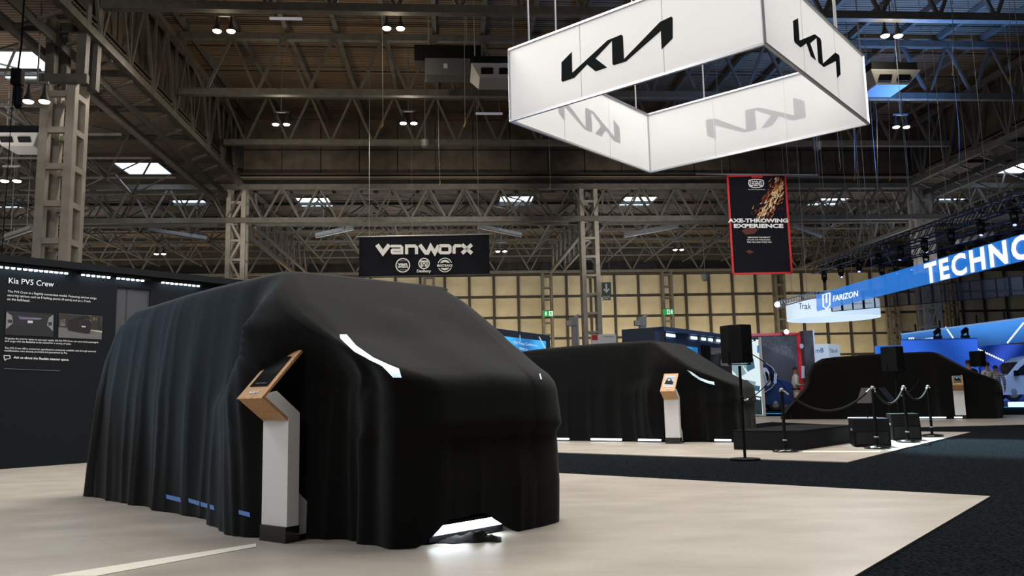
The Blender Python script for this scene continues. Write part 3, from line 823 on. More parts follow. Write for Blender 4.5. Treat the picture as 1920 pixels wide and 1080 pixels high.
T('The PV5 Crew is a flagship conversion model. Featuring various cargo', (14, 549.5), (180.5, 562.5), 5.6, bold=.0)
T('securing options such as 8 lashing points (4 pairs) and an L-Track', (13.5, 556.5), (170, 568.5), 5.6, bold=.0)
T('on the bulkhead.', (13, 562.7), (55.5, 566), 4.6, bold=.0)
T('Organise the interior space to suit your needs, the Kia PV5 Crew can carry both passengers', (9, 637), (184, 644.5), 4.6, bold=.0)
T('and cargo with the flexibility to be utilised for a variety of tasks.', (9, 642), (133, 647.5), 4.6, bold=.0)
T('The PV5 Crew offers conversion specifications previously available only through external', (8.5, 655), (179, 661.5), 4.6, bold=.0)
T('modifications, now directly provided and guaranteed by Kia.', (8, 660), (126, 664.5), 4.6, bold=.0)
T('Ask us about the flexible interior space.', (25, 673.5), (129, 678), 5.8, bold=.015)
ico = [(7.5, 666.5), (18.5, 667), (18.3, 672.5), (12, 673), (9, 676), (9, 673), (7.5, 672.5)]
for i in range(len(ico)):
    a, b_ = pb.px(*ico[i], .006), pb.px(*ico[(i+1) % len(ico)], .006); q = MB(); q.bar(a, b_, .008, .008); q.build('icon', M_txt, bw)
decal('rule', pb, [(7, 691), (113, 695), (113, 695.5), (7, 691.5)], mat('dim_text', (.25, .26, .28), .6), bw)
# the two photo prints
g = lambda n_, c_: mat('print_'+n_, c_, .5)
ph = decal('photo_print', pb, [(11, 582.5), (100, 589), (99.5, 632), (9, 628)], g('near_black', (.012, .012, .016)), bw, .004)
for pts, c_ in (([(11.5, 585), (22, 592), (24, 606), (10.5, 617)], ('grey', (.22, .22, .24))), ([(99.5, 590), (91, 596), (87.5, 610), (99, 621)], ('grey', (.22, .22, .24))),
                ([(32, 593), (78, 596.5), (74, 600), (38, 599)], ('lilac', (.12, .11, .2))), ([(33, 594), (78, 597), (76, 598.5), (36, 597)], ('pale', (.35, .35, .42))), ([(51.5, 601), (61, 601.5), (61, 606), (51.5, 606)], ('white', (.55, .55, .58))),
                ([(13.5, 599), (22, 600), (23, 606), (14, 606)], ('dark', (.03, .03, .035))), ([(90, 604), (97, 604), (98, 610), (90, 611)], ('dark', (.03, .03, .035))), ([(28, 600), (50, 601), (50, 612), (24, 612)], ('violet_black', (.016, .014, .028)))):
    decal('photo_shape', pb, pts, g(*c_), ph, .009, .001)
ph = decal('photo_print', pb, [(110, 587.5), (192, 593.5), (190, 636.5), (109, 633)], g('floor_grey', (.13, .13, .135)), bw, .004)
for pts, c_ in (([(110, 588), (192, 594), (191, 620), (109.5, 613)], ('brown_black', (.02, .018, .016))), ([(127, 602), (137, 598), (160, 592), (171, 591.5), (171, 604), (128, 606)], ('light_wall', (.33, .33, .34))),
                ([(112, 600), (122, 597), (122, 611), (112, 611)], ('cream', (.42, .4, .33))), ([(169, 617), (191, 621), (191, 624), (169, 620)], ('cream', (.42, .4, .33))), ([(184, 594), (191, 595), (191, 620), (184, 619)], ('grey2', (.12, .12, .12)))):
    decal('photo_shape', pb, pts, g(*c_), ph, .009, .001)
decal('photo_shape', pb, [(127, 607), (131, 602), (145, 600.5), (168, 601), (170, 605), (169, 620), (168, 625), (161, 625.5), (130, 620), (126.5, 618)], g('van_black', (.006, .006, .007)), ph, .0105, .001)
decal('photo_shape', pb, [(152.5, 611), (160, 611.5), (160, 614), (152.5, 613.5)], g('white', (.55, .55, .58)), ph, .012, .001)
decal('photo_shape', pb, [(149.5, 602), (150.3, 602), (150.5, 612), (149.8, 612)], g('red_dark', (.25, .02, .02)), ph, .012, .001)
text_px('photo_shape', '01', ph, pb, (173.5, 601), (180.5, 601.5), 6, g('ochre', (.3, .22, .02)), off=.0105)

# ------------------------------------------------------------------ platform, speakers, barrier
pA, pB, pC = G(1376, 843), G(1500, 845), G(1605, 829)
u1 = (pB-pA).normalized(); u2 = (pC-pB).normalized(); wq = (pB-pA).length; ln = (pC-pB).length
HP = PD(1500, 806, (pB.dot(V((_f.x, _f.y, 0)).normalized()))).z
HP = .30
M_carp = mat('platform_carpet', (.012, .0125, .0135), .95, noise_scale=80, noise_amt=.5, bump=.3, spec=.1)
M_skirt = mat('platform_skirt', (.009, .010, .013), .75, spec=.2)
st = thing('platform', (pA+pC)/2, 'low black carpeted platform on the beige floor before the middle covered van', 'platform')
def pbox(name, a0, a1, b0, b1, z0, z1, m):
    q = MB(); q.hexa([pA+u1*a+u2*b_+V((0, 0, z)) for z in (z0, z1) for a, b_ in ((a0, b0), (a1, b0), (a1, b1), (a0, b1))]); return q.build(name, m, st, bevel=.006)
pbox('deck', 0, wq, 0, ln, HP-.03, HP, M_carp)
pbox('skirt', .015, wq-.015, .0, .02, 0, HP-.03, M_skirt); pbox('skirt', .015, wq-.015, ln-.02, ln, 0, HP-.03, M_skirt)
pbox('skirt', 0, .02, 0, ln, 0, HP-.03, M_skirt); pbox('skirt', wq-.02, wq, 0, ln, 0, HP-.03, M_skirt)

def speaker(base, ztop, label_s, label_t, face, size=(.36, .34, .56), disc=.22):
    f = V((face.x, face.y, 0)).normalized(); s = V((-f.y, f.x, 0))
    root = thing('speaker_stand', base, label_t, 'speaker stand')
    q = MB(); q.lathe(base, [(disc, 0), (disc, .012), (disc*.6, .018), (.03, .022)], 24); q.build('base_plate', M_black, root)
    q = MB(); q.tube([base+V((0, 0, .02)), base+V((0, 0, ztop-size[2]-.02))], .02, 10); q.build('pole', M_black, root)
    q = MB(); q.lathe(base+V((0, 0, (ztop-size[2])*.62)), [(.024, -.05), (.032, -.04), (.032, .04), (.024, .05)], 12); q.build('collar', M_black, root)
    q = MB(); q.tube([base+V((0, 0, (ztop-size[2])*.62))-s*.02, base+V((0, 0, (ztop-size[2])*.62))-s*.1], .012, 8); q.lathe(base+V((0, 0, (ztop-size[2])*.62))-s*.12, [(.012, 0), (.02, .008), (.012, .03)], 8, s); q.build('knob', M_alu, root)
    z0 = ztop-size[2]
    c_ = base+V((0, 0, z0))
    sp = thing('loudspeaker', c_, label_s, 'loudspeaker')
    w_, d_, h_ = size
    # cabinet: trapezoid in plan, wider at the grille, notched rear
    pl = [(-.5*w_, .5*d_), (.5*w_, .5*d_), (.5*w_, -.05*d_), (.28*w_, -.5*d_), (-.28*w_, -.5*d_), (-.5*w_, -.05*d_)]
    q = MB(); q.prism([c_+s*a+f*b_+V((0, 0, .02)) for a, b_ in pl], (0, 0, h_)); q.build('cabinet', M_black, sp, bevel=.012)
    q = MB(); q.hexa([c_+s*a+f*b_+V((0, 0, z)) for z in (.05, h_-.01) for a, b_ in ((-.46*w_, .5*d_), (.46*w_, .5*d_), (.46*w_, .53*d_), (-.46*w_, .53*d_))]); q.build('grille', mat('speaker_grille', (.008, .0085, .01), .6, .2), sp)
    for k in (-1, 1):
        q = MB(); q.bar(c_+s*(k*.53*w_)+V((0, 0, .0)), c_+s*(k*.53*w_)+V((0, 0, .34*h_)), .03, .012); q.build('yoke_arm', M_black, sp)
    q = MB(); q.bar(c_-s*(.53*w_)+V((0, 0, -.0)), c_+s*(.53*w_)+V((0, 0, -.0)), .06, .012); q.build('yoke_bar', M_black, sp)
    q = MB(); q.lathe(c_-f*(d_*.5)+V((0, 0, .3*h_)), [(.045, -.004), (.045, .004), (.035, .006)], 16, -f); q.build('connector_plate', M_black, sp)
    q = MB(); pts = []
    for i in range(15):
        a = i/14; pts.append(c_-f*(d_*.5+.02+.1*math.sin(a*math.pi))-s*(.34*math.sin(a*math.pi)-.0*a)*(1-.3*a)+V((0, 0, .3*h_-a*.62)))
    pts.append(base+V((0, 0, z0-.55)))
    q.tube(pts, .007, 6); q.build('cable', M_black, root)
    return root
speaker(G(1397, 861), 1.80, 'black loudspeaker on the nearest stand, high above the platform corner', 'black pole speaker stand with round base plate at the platform', cw(-.45, .9), (.34, .34, .52), .2)
speaker(PD(1690, 809, 15.3)*1 if False else G(1688, 813), 1.72, 'black loudspeaker standing before the farthest covered van', 'black speaker stand behind the two floor monitors', cw(-.3, .95), (.34, .34, .5), .2)
speaker(G(1845, 776), 2.02, 'small black loudspeaker rising behind the farthest covered van', 'black speaker stand hidden behind the farthest covered van', cw(-.3, .95), (.38, .36, .5), .2)

M_rope = mat('black_rope', (.009, .009, .0095), .9, noise_scale=60, noise_amt=.5, bump=.5)
ST = []
for (px, py), d_ in zip(((1473, 847), (1645, 841), (1703, 829), (1748, 818.5)),
        ('black rope barrier post in front of the platform, nearest to the speaker stand', 'black rope barrier post in front of the first floor monitor', 'black rope barrier post beside the right floor monitor', 'black rope barrier post farthest right, by the carpet edge')):
    p = G(px, py); root = thing('barrier_post', p, d_, 'barrier post', 'rope barrier posts')
    q = MB(); q.lathe(p, [(.19, 0), (.195, .02), (.18, .035), (.05, .05), (.028, .06)], 28); q.build('base', M_blackp, root, smooth=True)
    q = MB(); q.lathe(p, [(.024, .05), (.024, .91)], 14); q.build('post', M_black, root, smooth=True)
    q = MB(); q.lathe(p, [(.024, .905), (.032, .91), (.032, .93), (.02, .945), (.004, .95)], 14); q.build('cap', M_greymetal, root, smooth=True)
    q = MB(); q.lathe(p, [(.03, .16), (.034, .165), (.034, .18), (.03, .185)], 14); q.build('collar', M_greymetal, root, smooth=True)
    for k in range(4):
        a = k*math.pi/2+.4; q = MB(); q.tube([p+V((.02*math.cos(a), .02*math.sin(a), .9)), p+V((.05*math.cos(a), .05*math.sin(a), .9))], .008, 6); q.build('ring', M_alu, root)
    ST.append(p)
def rope(a, b_, sag, label):
    d = (b_-a).normalized(); a = a+d*.05+V((0, 0, .9)); b_ = b_-d*.05+V((0, 0, .9)); root = thing('barrier_rope', (a+b_)/2, label, 'rope', 'barrier ropes')
    pts = []
    for i in range(25):
        k = i/24; p = a.lerp(b_, k); p.z -= sag*(1-(2*k-1)**2); pts.append(p)
    q = MB(); q.tube(pts[1:-1], .017, 8); q.build('rope', M_rope, root, smooth=True)
    for e in (pts[:2]+[pts[1].lerp(pts[2], .4)], [pts[-2].lerp(pts[-3], .4)]+pts[-2:]):
        q = MB(); q.tube(e, .014, 8); q.build('hook', M_alu, root, smooth=True)
rope(ST[0], ST[1], .31, 'long black rope sagging in front of the platform between two posts')
rope(ST[1], ST[2], .24, 'black rope hanging in front of the floor monitors')
rope(ST[2], ST[3], .2, 'short black rope between the two farthest barrier posts')

# floor monitors and the tilted panels behind them
def monitor(px, py, wd, h, label, dep=.5):
    p = G(px, py); f = cw(-.25, -.97).normalized(); s = V((-f.y, f.x, 0))
    root = thing('floor_monitor', p, label, 'loudspeaker')
    pr = [(.0, 0.012), (0, h*.55), (-.12*dep, h), (-dep, h), (-dep, 0.012)]
    q = MB(); q.prism([p+f*a+V((0, 0, z))-s*wd/2 for a, z in pr], s*wd); q.build('cabinet', M_black, root, bevel=.012)
    q = MB(); q.hexa([p+f*.012+V((0, 0, z))+s*a-f*b_ for z in (.04, h*.52) for a, b_ in ((-wd*.44, 0), (wd*.44, 0), (wd*.44, .01), (-wd*.44, .01))]); q.build('grille', MATS['speaker_grille'], root)
    for k in (-1, 1):
        for j in (.06, dep-.06):
            q = MB(); q.lathe(p+s*(k*wd*.4)-f*j, [(.02, 0), (.02, .014)], 8); q.build('foot', M_black, root)
    q = MB(); q.bar(p+V((0, 0, h*.6))-s*(wd/2+.004)-f*.25-s*.0, p+V((0, 0, h*.6))-s*(wd/2+.004)-f*.1, .01, .03); q.build('side_handle', M_greymetal, root)
monitor(1637, 838, .54, .44, 'black floor loudspeaker standing at the right end of the platform')
monitor(1702, 826, .46, .46, 'black floor loudspeaker, right one of the pair behind the rope')
def tilt(px, py, zc, ang, label):
    p = G(px, py); root = thing('prompter_stand', p, label, 'prompter stand')
    q = MB(); q.lathe(p, [(.13, 0), (.13, .01), (.02, .02)], 16); q.build('base', M_black, root)
    q = MB(); q.tube([p+V((0, 0, .01)), p+V((0, 0, zc))], .012, 8); q.build('pole', M_black, root)
    f = cw(math.sin(ang), -math.cos(ang)).normalized(); s = V((-f.y, f.x, 0)); up = (V((0, 0, .75))-f*.55).normalized(); n_ = up.cross(s)
    c_ = p+V((0, 0, zc+.1))
    q = MB(); q.hexa([c_+s*a+up*b_+n_*k for k in (-.006, .006) for a, b_ in ((-.15, -.16), (.15, -.16), (.15, .2), (-.15, .2))]); q.build('panel', mat('prompter_panel', (.014, .0145, .016), .45, spec=.2), root)
    for k in range(9):
        q = MB(); q.bar(c_+s*-.14+up*(-.14+k*.04)+n_*.009, c_+s*.14+up*(-.14+k*.04)+n_*.009, .006, .004); q.build('rib', M_black, root)
tilt(1630, 818, .66, -.9, 'dark tilted panel on a thin stand above the left floor loudspeaker')
tilt(1672, 817, .66, .8, 'dark tilted panel on a thin stand above the right floor loudspeaker')

# ------------------------------------------------------------------ booths at the back
def em(name, col, s, base=(.02, .03, .05), vary=0, scale=.4, rot=0):
    m = mat(name, base, .4, emit=col, estr=s)
    if vary:
        nt = m.node_tree; b = nt.nodes['Principled BSDF']; tc = nt.nodes.new('ShaderNodeTexCoord')
        mp = nt.nodes.new('ShaderNodeMapping'); mp.inputs['Rotation'].default_value = (0, rot, 0); nt.links.new(tc.outputs['Object'], mp.inputs['Vector'])
        wv = nt.nodes.new('ShaderNodeTexWave'); wv.inputs['Scale'].default_value = scale; wv.inputs['Distortion'].default_value = 2.2; wv.inputs['Detail'].default_value = 1.5
        nt.links.new(mp.outputs[0], wv.inputs['Vector'])
        r = nt.nodes.new('ShaderNodeValToRGB'); r.color_ramp.elements[0].color = (*[c*(1-vary) for c in col], 1); r.color_ramp.elements[1].color = (*[min(1, c*(1+vary)+.05*vary) for c in col], 1)
        nt.links.new(wv.outputs['Fac'], r.inputs[0]); nt.links.new(r.outputs[0], b.inputs['Emission Color'])
    return m
class Wall:
    """upright display wall; first and second top corner given by pixel at height z"""
    def __init__(s, p0, p1, z, name, label, cat='display wall'):
        a, b_ = G(*p0, z), G(*p1, z); s.pl = Plane(V((a.x, a.y, 0)), b_-a); s.len = (b_-a).length; s.h = z
        s.root = thing(name, V((a.x, a.y, 0)), label, cat)
    def box(s, name, a0, a1, z0, z1, d0, d1, m, parent=None):
        q = MB(); q.hexa([s.pl.at(a, z, d) for z in (z0, z1) for a, d in ((a0, d0), (a1, d0), (a1, d1), (a0, d1))]); return q.build(name, m, parent or s.root)
    def a(s, px, py=650): return s.pl.uv(s.pl.px(px, py))[0]
    def z(s, px, py): return s.pl.uv(s.pl.px(px, py))[1]
M_navy = mat('navy_board', (.025, .06, .15), .6)
M_bluesc = em('blue_screen', (.02, .30, .85), 1.0, vary=.5, scale=.35)
# press screen between the two vans
w1 = Wall((918, 614), (1031, 629), 2.44, 'screen_wall', 'black framed wall with blue screen, between the nearest and middle vans')
w1.box('frame', -3, w1.len, 0, 2.44, -.25, 0, mat('dark_navy_frame', (.012, .02, .04), .6))
a1 = w1.a(1023, 640)
scr = decal('screen', w1.pl, [(-2.5, 1.2), (a1, 1.2), (a1, 2.28), (-2.5, 2.28)], M_bluesc, w1.root, .004, .004, True)
M_pale = em('screen_pale_text', (.55, .8, 1), .8)
for ll, lr, s_ in (((962, 645), (1007, 650.5), 'PBV Press Conference'), ((973, 655), (988, 659), 'starts in')):
    text_px('lettering', s_, scr, w1.pl, ll, lr, 6, M_pale, off=.012, bold=.01)
decal('light_streak', w1.pl, [(973.5, 628), (974.5, 628), (975, 640), (974, 640)], M_pale, scr, .012, .002)
decal('light_streak', w1.pl, [(1009, 631), (1011, 631.5), (1022, 652), (1021, 655)], M_pale, scr, .012, .002)
# second booth wall with info board and photo panel
w2 = Wall((1236, 614.5), (1430, 639), 2.44, 'booth_wall', 'long navy booth wall with lights, black slats and text, behind the middle van')
WE = w2.a(1369)
w2.box('wall_panel', 0, WE, 0, 2.44, -.12, 0, M_navy)
e0 = w2.pl.at(0, 0, 0); w2.box('end_box', 0, .1, 0, 2.46, -1.0, .12, mat('end_navy', (.006, .01, .022), .6))
w2.box('header', 0, WE, 2.36, 2.46, -.14, .14, M_navy)
for x0, x1 in ((1239, 1263), (1293, 1304), (1313, 1320), (1326, 1333), (1341, 1355)):
    decal('light_bar', w2.pl, [(w2.a(x0, 620), 2.25), (w2.a(x1, 620), 2.25), (w2.a(x1, 620), 2.32), (w2.a(x0, 620), 2.32)], M_tube2, w2.root, .02, .02, True)
decal('screen', w2.pl, [(w2.a(1245, 650), 1.1), (w2.a(1307, 650), 1.1), (w2.a(1307, 650), 2.05), (w2.a(1245, 650), 2.05)], M_bluesc, w2.root, .006, .006, True)
for x in (1315, 1320.5, 1325.5):
    w2.box('slat', w2.a(x-1.4), w2.a(x+1.4), 0, 2.12, 0, .07, M_black)
ib = decal('info_board', w2.pl, [(w2.a(1327.5), .4), (w2.a(1369), .4), (w2.a(1369), 2.12), (w2.a(1327.5), 2.12)], mat('charcoal_board', (.03, .034, .045), .6), w2.root, .006, .01, True)
text_px('lettering', 'Kia PV5 Cargo', ib, w2.pl, (1331.5, 643.5), (1348, 646), 4, M_txt, off=.02, bold=.02)
for k in range(6):
    y = 652+k*2.1; text_px('lettering', 'Featuring cargo space and flexible load options'[:46-(k == 5)*20], ib, w2.pl, (1331.8, y+1.4), (1358 if k < 5 else 1345, y+2.6+(0 if k < 5 else -.6)), 1.5, M_txt, off=.02, bold=.01)
for pts, c_ in (([(1336, 668), (1346, 666), (1346, 684), (1336, 682)], ('ink', (.06, .065, .08))), ([(1350, 675), (1365, 668), (1365, 687), (1350, 685)], ('pale2', (.35, .36, .38))), ([(1353, 673), (1361, 671), (1361, 681), (1354, 681)], ('ink', (.06, .065, .08)))):
    decal('photo_print', w2.pl, pts, g(*c_), ib, .022, .003)
lp = thing('photo_panel', G(1400, 779), 'tall lit picture panel of a van, standing right of the middle covered van', 'picture panel')
qa, qb = G(1370, 777), G(1431, 780); pp = Plane(qa, qb-qa)
uvp = lambda x, y: pp.uv(pp.px(x, y))
ztop = uvp(1400, 636)[1]; wl = (qb-qa).length
q = MB(); q.hexa([pp.at(a, z, d) for z in (0, ztop) for a, d in ((-.02, -.1), (wl+.02, -.1), (wl+.02, 0), (-.02, 0))]); q.build('frame', M_white, lp)
L1 = em('picture_light', (.74, .88, .92), .95); L2 = em('picture_teal', (.03, .13, .2), .8); L3 = em('picture_mid', (.3, .46, .52), .7); L4 = em('picture_dark', (.008, .03, .05), .6); L5 = em('picture_navy', (.03, .07, .14), .6); L6 = em('picture_blue', (.04, .25, .6), .7)
decal('picture', pp, [(0.02, .03), (wl-.02, .03), (wl-.02, ztop-.02), (.02, ztop-.02)], L1, lp, .003, .003, True)
decal('header_band', pp, [(.0, uvp(1400, 642)[1]), (wl, uvp(1400, 642)[1]), (wl, ztop), (.0, ztop)], M_navy, lp, .008, .004, True)
for x0, x1 in ((1407, 1413), (1418, 1422)): decal('light_bar', pp, [(x0, 634.5+2), (x1, 635.3+2), (x1, 637+2), (x0, 636.4+2)], M_tube2, lp, .013, .003)
for pts, m_ in (([(1370, 680), (1385, 672), (1400, 700), (1385, 708), (1370, 690)], L3), ([(1390, 664), (1394, 657), (1407, 656), (1412, 668), (1414, 690), (1403, 697), (1392, 684)], L3), ([(1396, 659), (1407, 657), (1411, 668), (1400, 671)], L2), ([(1399, 675), (1413, 672), (1416, 690), (1402, 697)], L2),
                ([(1391, 668), (1396, 668), (1398, 676), (1392, 676)], L2), ([(1401, 679), (1411, 677), (1411, 679), (1402, 681)], L1), ([(1402, 686), (1413, 683), (1413, 686), (1403, 689)], L1), ([(1371, 668), (1381, 669), (1381, 673), (1371, 674)], L5),
                ([(1420, 648), (1424, 648), (1424, 662), (1420, 661)], L6), ([(1372, 727), (1400, 712), (1418, 716), (1412, 738), (1390, 750), (1374, 742)], L3), ([(1409, 740), (1428, 744), (1430, 778), (1412, 777)], L4), ([(1411, 760), (1422, 762), (1424, 772), (1413, 773)], L6),
                ([(1397, 712), (1404, 714), (1403, 720), (1396, 718)], L4), ([(1412, 722), (1426, 724), (1424, 734), (1411, 732)], L2), ([(1380, 750), (1398, 745), (1404, 777), (1382, 777)], L4), ([(1413, 744), (1426, 746), (1426, 750), (1414, 748)], L1)):
    decal('picture_shape', pp, pts, m_, lp, .008+.002*random.random(), .0015)

# red framed booth wall with its side pillar
qa, qb = PD(1418, 627, 40), PD(1496, 628, 40); rp = Plane(V((qa.x, qa.y, 0)), V((qb.x-qa.x, qb.y-qa.y, 0)))
zt_ = rp.uv(rp.px(1460, 627))[1]; wr = rp.uv(rp.px(1496, 640))[0]
rb = thing('booth_wall', V((qa.x, qa.y, 0)), 'charcoal booth wall with a red frame and a spotlight, behind the blue van', 'booth wall')
def rbox(name, a0, a1, z0, z1, d0, d1, m, pl=rp, root=rb):
    q = MB(); q.hexa([pl.at(a, z, d) for z in (z0, z1) for a, d in ((a0, d0), (a1, d0), (a1, d1), (a0, d1))]); return q.build(name, m, root)
M_red = mat('red_frame', (.6, .015, .025), .45)
rbox('panel', -3, wr, 0, zt_, -.2, 0, mat('road_print', (.06, .058, .065), .7, noise_scale=9, noise_amt=.5))
decal('road_edge', rp, [(1425, 646), (1492, 676), (1492, 742), (1425, 742)], mat('road_dark', (.035, .033, .04), .7, noise_scale=60, noise_amt=.6), rb, .004, .004)
rbox('frame_top', -3, wr+.1, zt_-.06, zt_+.06, -.05, .1, M_red); rbox('frame_side', wr-.08, wr+.1, 0, zt_, -.05, .1, M_red)
sl = thing('spotlight', rp.px(1467, 625, .3), 'small bright spotlight on top of the red booth frame', 'spotlight')
q = MB(); q.bar(rp.px(1467, 628, .05), rp.px(1467, 624.5, .45), .05); q.build('arm', M_black, sl)
q = MB(); q.lathe(rp.px(1467, 624, .45), [(.04, -.1), (.1, 0), (.1, .1), (.05, .12)], 12, rp.n); q.build('head', M_black, sl)
q = MB(); q.lathe(rp.px(1467, 624, .46), [(.09, .1), (.12, .13), (.06, .15)], 12, rp.n); q.build('lens', em('spot_glow', (.8, .86, 1), 9), sl)
light('booth_spot', 'SPOT', rp.px(1467, 624, .7), rp.px(1467, 690, 0), 60, (.8, .85, 1), .1, None, 70)
sp_ = thing('booth_pillar', rp.at(wr+.3, 0, 0), 'tall dark printed side panel beside the red frame, behind the man in white', 'booth panel')
rbox('panel', wr+.12, wr+.12+.46, 0, zt_+.12, -.1, .5, mat('smoke_print', (.05, .047, .05), .7, noise_scale=1.5, noise_amt=.7), rp, sp_)
rbox('edge', wr+.58, wr+.64, 0, zt_+.16, -.1, .52, M_white, rp, sp_)
PS = Plane(rp.at(0, 0, .5), rp.u)
ec = PS.uv(PS.px(1503, 649)); hexp = [(ec[0]+.11*math.cos(a*math.pi/3+.52), ec[1]+.13*math.sin(a*math.pi/3+.52)) for a in range(6)]
decal('emblem', PS, hexp, mat('grey_print', (.4, .4, .42), .6), sp_, .004, .003, True)
decal('text_block', PS, [(1502.5, 686), (1508.5, 686), (1508.5, 709), (1502.5, 709)], MATS['grey_print'], sp_, .004, .003)

# vans on the neighbouring stands
M_tyre = mat('tyre', (.012, .012, .013), .8); M_glass = mat('van_glass', (.01, .015, .02), .08, coat=.5)
def panel_van(N, fwd, L, W_, H, body, label, stripe=None, emblem=None, win=True):
    """N: ground point under the nose on the visible side; fwd: heading"""
    f = V((fwd.x, fwd.y, 0)).normalized(); t = V((-f.y, f.x, 0))
    if t.dot(CAM-N) > 0: t = -t        # t points away from the camera
    root = thing('panel_van', N-f*L/2+t*W_/2, label, 'van')
    P = lambda a, z, k=0: N+f*a+V((0, 0, z))+t*k
    prof = [(-L, .42), (-L, H*.93), (-L+.12, H*.985), (-L+.4, H), (-1.95, H), (-1.55, H*.955), (-1.2, H*.84), (-.72, H*.565), (-.2, H*.5), (-.03, H*.42), (0, .45), (-.06, .26), (-L+.1, .3)]
    q = MB(); n_ = len(prof); vs = []
    for k, ins in ((0, .0), (.1, 0), (W_-.1, 0), (W_, 0)):
        for a, z in prof:
            e = .09*sm((z-1.0)/(H-1)) if k in (0, W_) else 0
            vs.append(P(a, z-(0.03 if k in (0, W_) and z > H*.9 else 0), k+(e if k == 0 else -e if k == W_ else 0)))
    fs = [tuple(range(n_)), tuple(reversed(range(3*n_, 4*n_)))] + [(r*n_+i, r*n_+(i+1) % n_, (r+1)*n_+(i+1) % n_, (r+1)*n_+i) for r in range(3) for i in range(n_)]
    q.add(vs, fs); q.build('body', body, root, bevel=.03)
    pl = Plane(P(-L, 0, -.012), f, V((0, 0, 1)))
    A = lambda a: a+L
    e = .035
    def side(name, pts, m, off=.012): return decal(name, pl, [(A(a), z) for a, z in pts], m, root, off-e, .03, True)
    for a in (-.88, -L+1.05):
        for k in (.02, W_-.24):
            q = MB(); q.lathe(P(a, .34, k), [(.2, 0), (.31, .0), (.34, .03), (.34, .2), (.31, .22), (.2, .22)], 20, t); wh = q.build('wheel', M_tyre, root)
            q = MB(); q.lathe(P(a, .34, k-.005), [(.06, -.02), (.2, 0), (.2, .02)], 14, t); q.build('hub', M_greymetal, wh)
    if win: side('side_window', [(-1.75, H*.56), (-1.72, H*.82), (-1.45, H*.82), (-1.2, H*.72), (-.92, H*.56)], M_glass)
    q = MB(); q.hexa([P(a, z, k) for (a, z) in ((-1.22, H*.82), (-.72, H*.57)) for k in (.15, W_-.15)] [:2]+[P(-.74, H*.575, W_-.15), P(-.74, H*.575, .15)]+[P(-1.17, H*.85, .15), P(-1.17, H*.85, W_-.15), P(-.68, H*.595, W_-.15), P(-.68, H*.595, .15)])
    q.build('windscreen', M_glass, root)
    q = MB(); q.box(P(-1.0, H*.6, -.12), (.12, .16, .24)); q.build('mirror', M_black, root)
    for a in (-1.85, -3.3):
        side('door_gap', [(a, .45), (a+.02, .45), (a+.02, H*.86), (a, H*.86)], M_black, .014)
    side('door_handle', [(-1.72, H*.46), (-1.52, H*.46), (-1.52, H*.47), (-1.72, H*.47)], M_black, .02)
    if stripe:
        side('stripe', [(-L+.1, .62), (-.95-.45, .62), (-.95-.45, .72), (-L+.1, .72)], stripe, .016)
    return root, pl, A
M_bvan = mat('blue_van_paint', (.015, .045, .16), .3, coat=.5)
nb = PD(1494, 768, 36)
bvn, bpl, bA = panel_van(V((nb.x, nb.y, 0)), cw(.97, -.2), 5.6, 2, 2.55, M_bvan, 'blue panel van with red stripe and white shield emblem, behind the picture panel', mat('red_stripe', (.75, .02, .06), .4, emit=(.8, .02, .1), estr=.15))
Mem = mat('van_emblem', (.6, .66, .8), .5)
# shield ring and letters on the flank
ring_o = [(1424, 679), (1436, 681), (1449, 690), (1454, 700), (1453, 719), (1446, 728), (1433, 736), (1424, 737)]
for i in range(len(ring_o)-1):
    q = MB(); q.bar(bpl.px(*ring_o[i], .03), bpl.px(*ring_o[i+1], .03), .13, .02); q.build('emblem', Mem, bvn)
text_px('emblem', 'LEGEND', bvn, bpl, (1392, 732), (1448, 722), 35, Mem, off=.03, bold=.045)
light('booth_fill', 'AREA', rp.px(1440, 610, 4), rp.px(1450, 750, 0), 150, (.6, .75, 1), 3, 2)

# man in white at the blue van and visitors behind the farthest covered van
def skin_chain(name, verts, edges, m, parent, lvl=1, root_i=0):
    me = bpy.data.meshes.new(name); me.from_pydata([v[0] for v in verts], edges, []); me.update()
    o = bpy.data.objects.new(name, me); C.objects.link(o)
    sk_ = o.modifiers.new('skin', 'SKIN'); sk_.use_smooth_shade = True
    su = o.modifiers.new('sub', 'SUBSURF'); su.levels = lvl; su.render_levels = lvl
    if not me.skin_vertices: 
        bpy.context.view_layer.objects.active = o
    for i, v in enumerate(verts):
        sv = me.skin_vertices[0].data[i]; sv.radius = v[1] if isinstance(v[1], tuple) else (v[1], v[1]); sv.use_root = (i == root_i)
    bpy.context.view_layer.update()
    dg = bpy.context.evaluated_depsgraph_get(); me2 = bpy.data.meshes.new_from_object(o.evaluated_get(dg))
    bpy.data.objects.remove(o); me2.materials.clear(); me2.materials.append(m); me2.name = name
    for p in me2.polygons: p.use_smooth = True
    return link_mesh(name, me2, parent)
M_skin = mat('skin', (.42, .22, .15), .5)
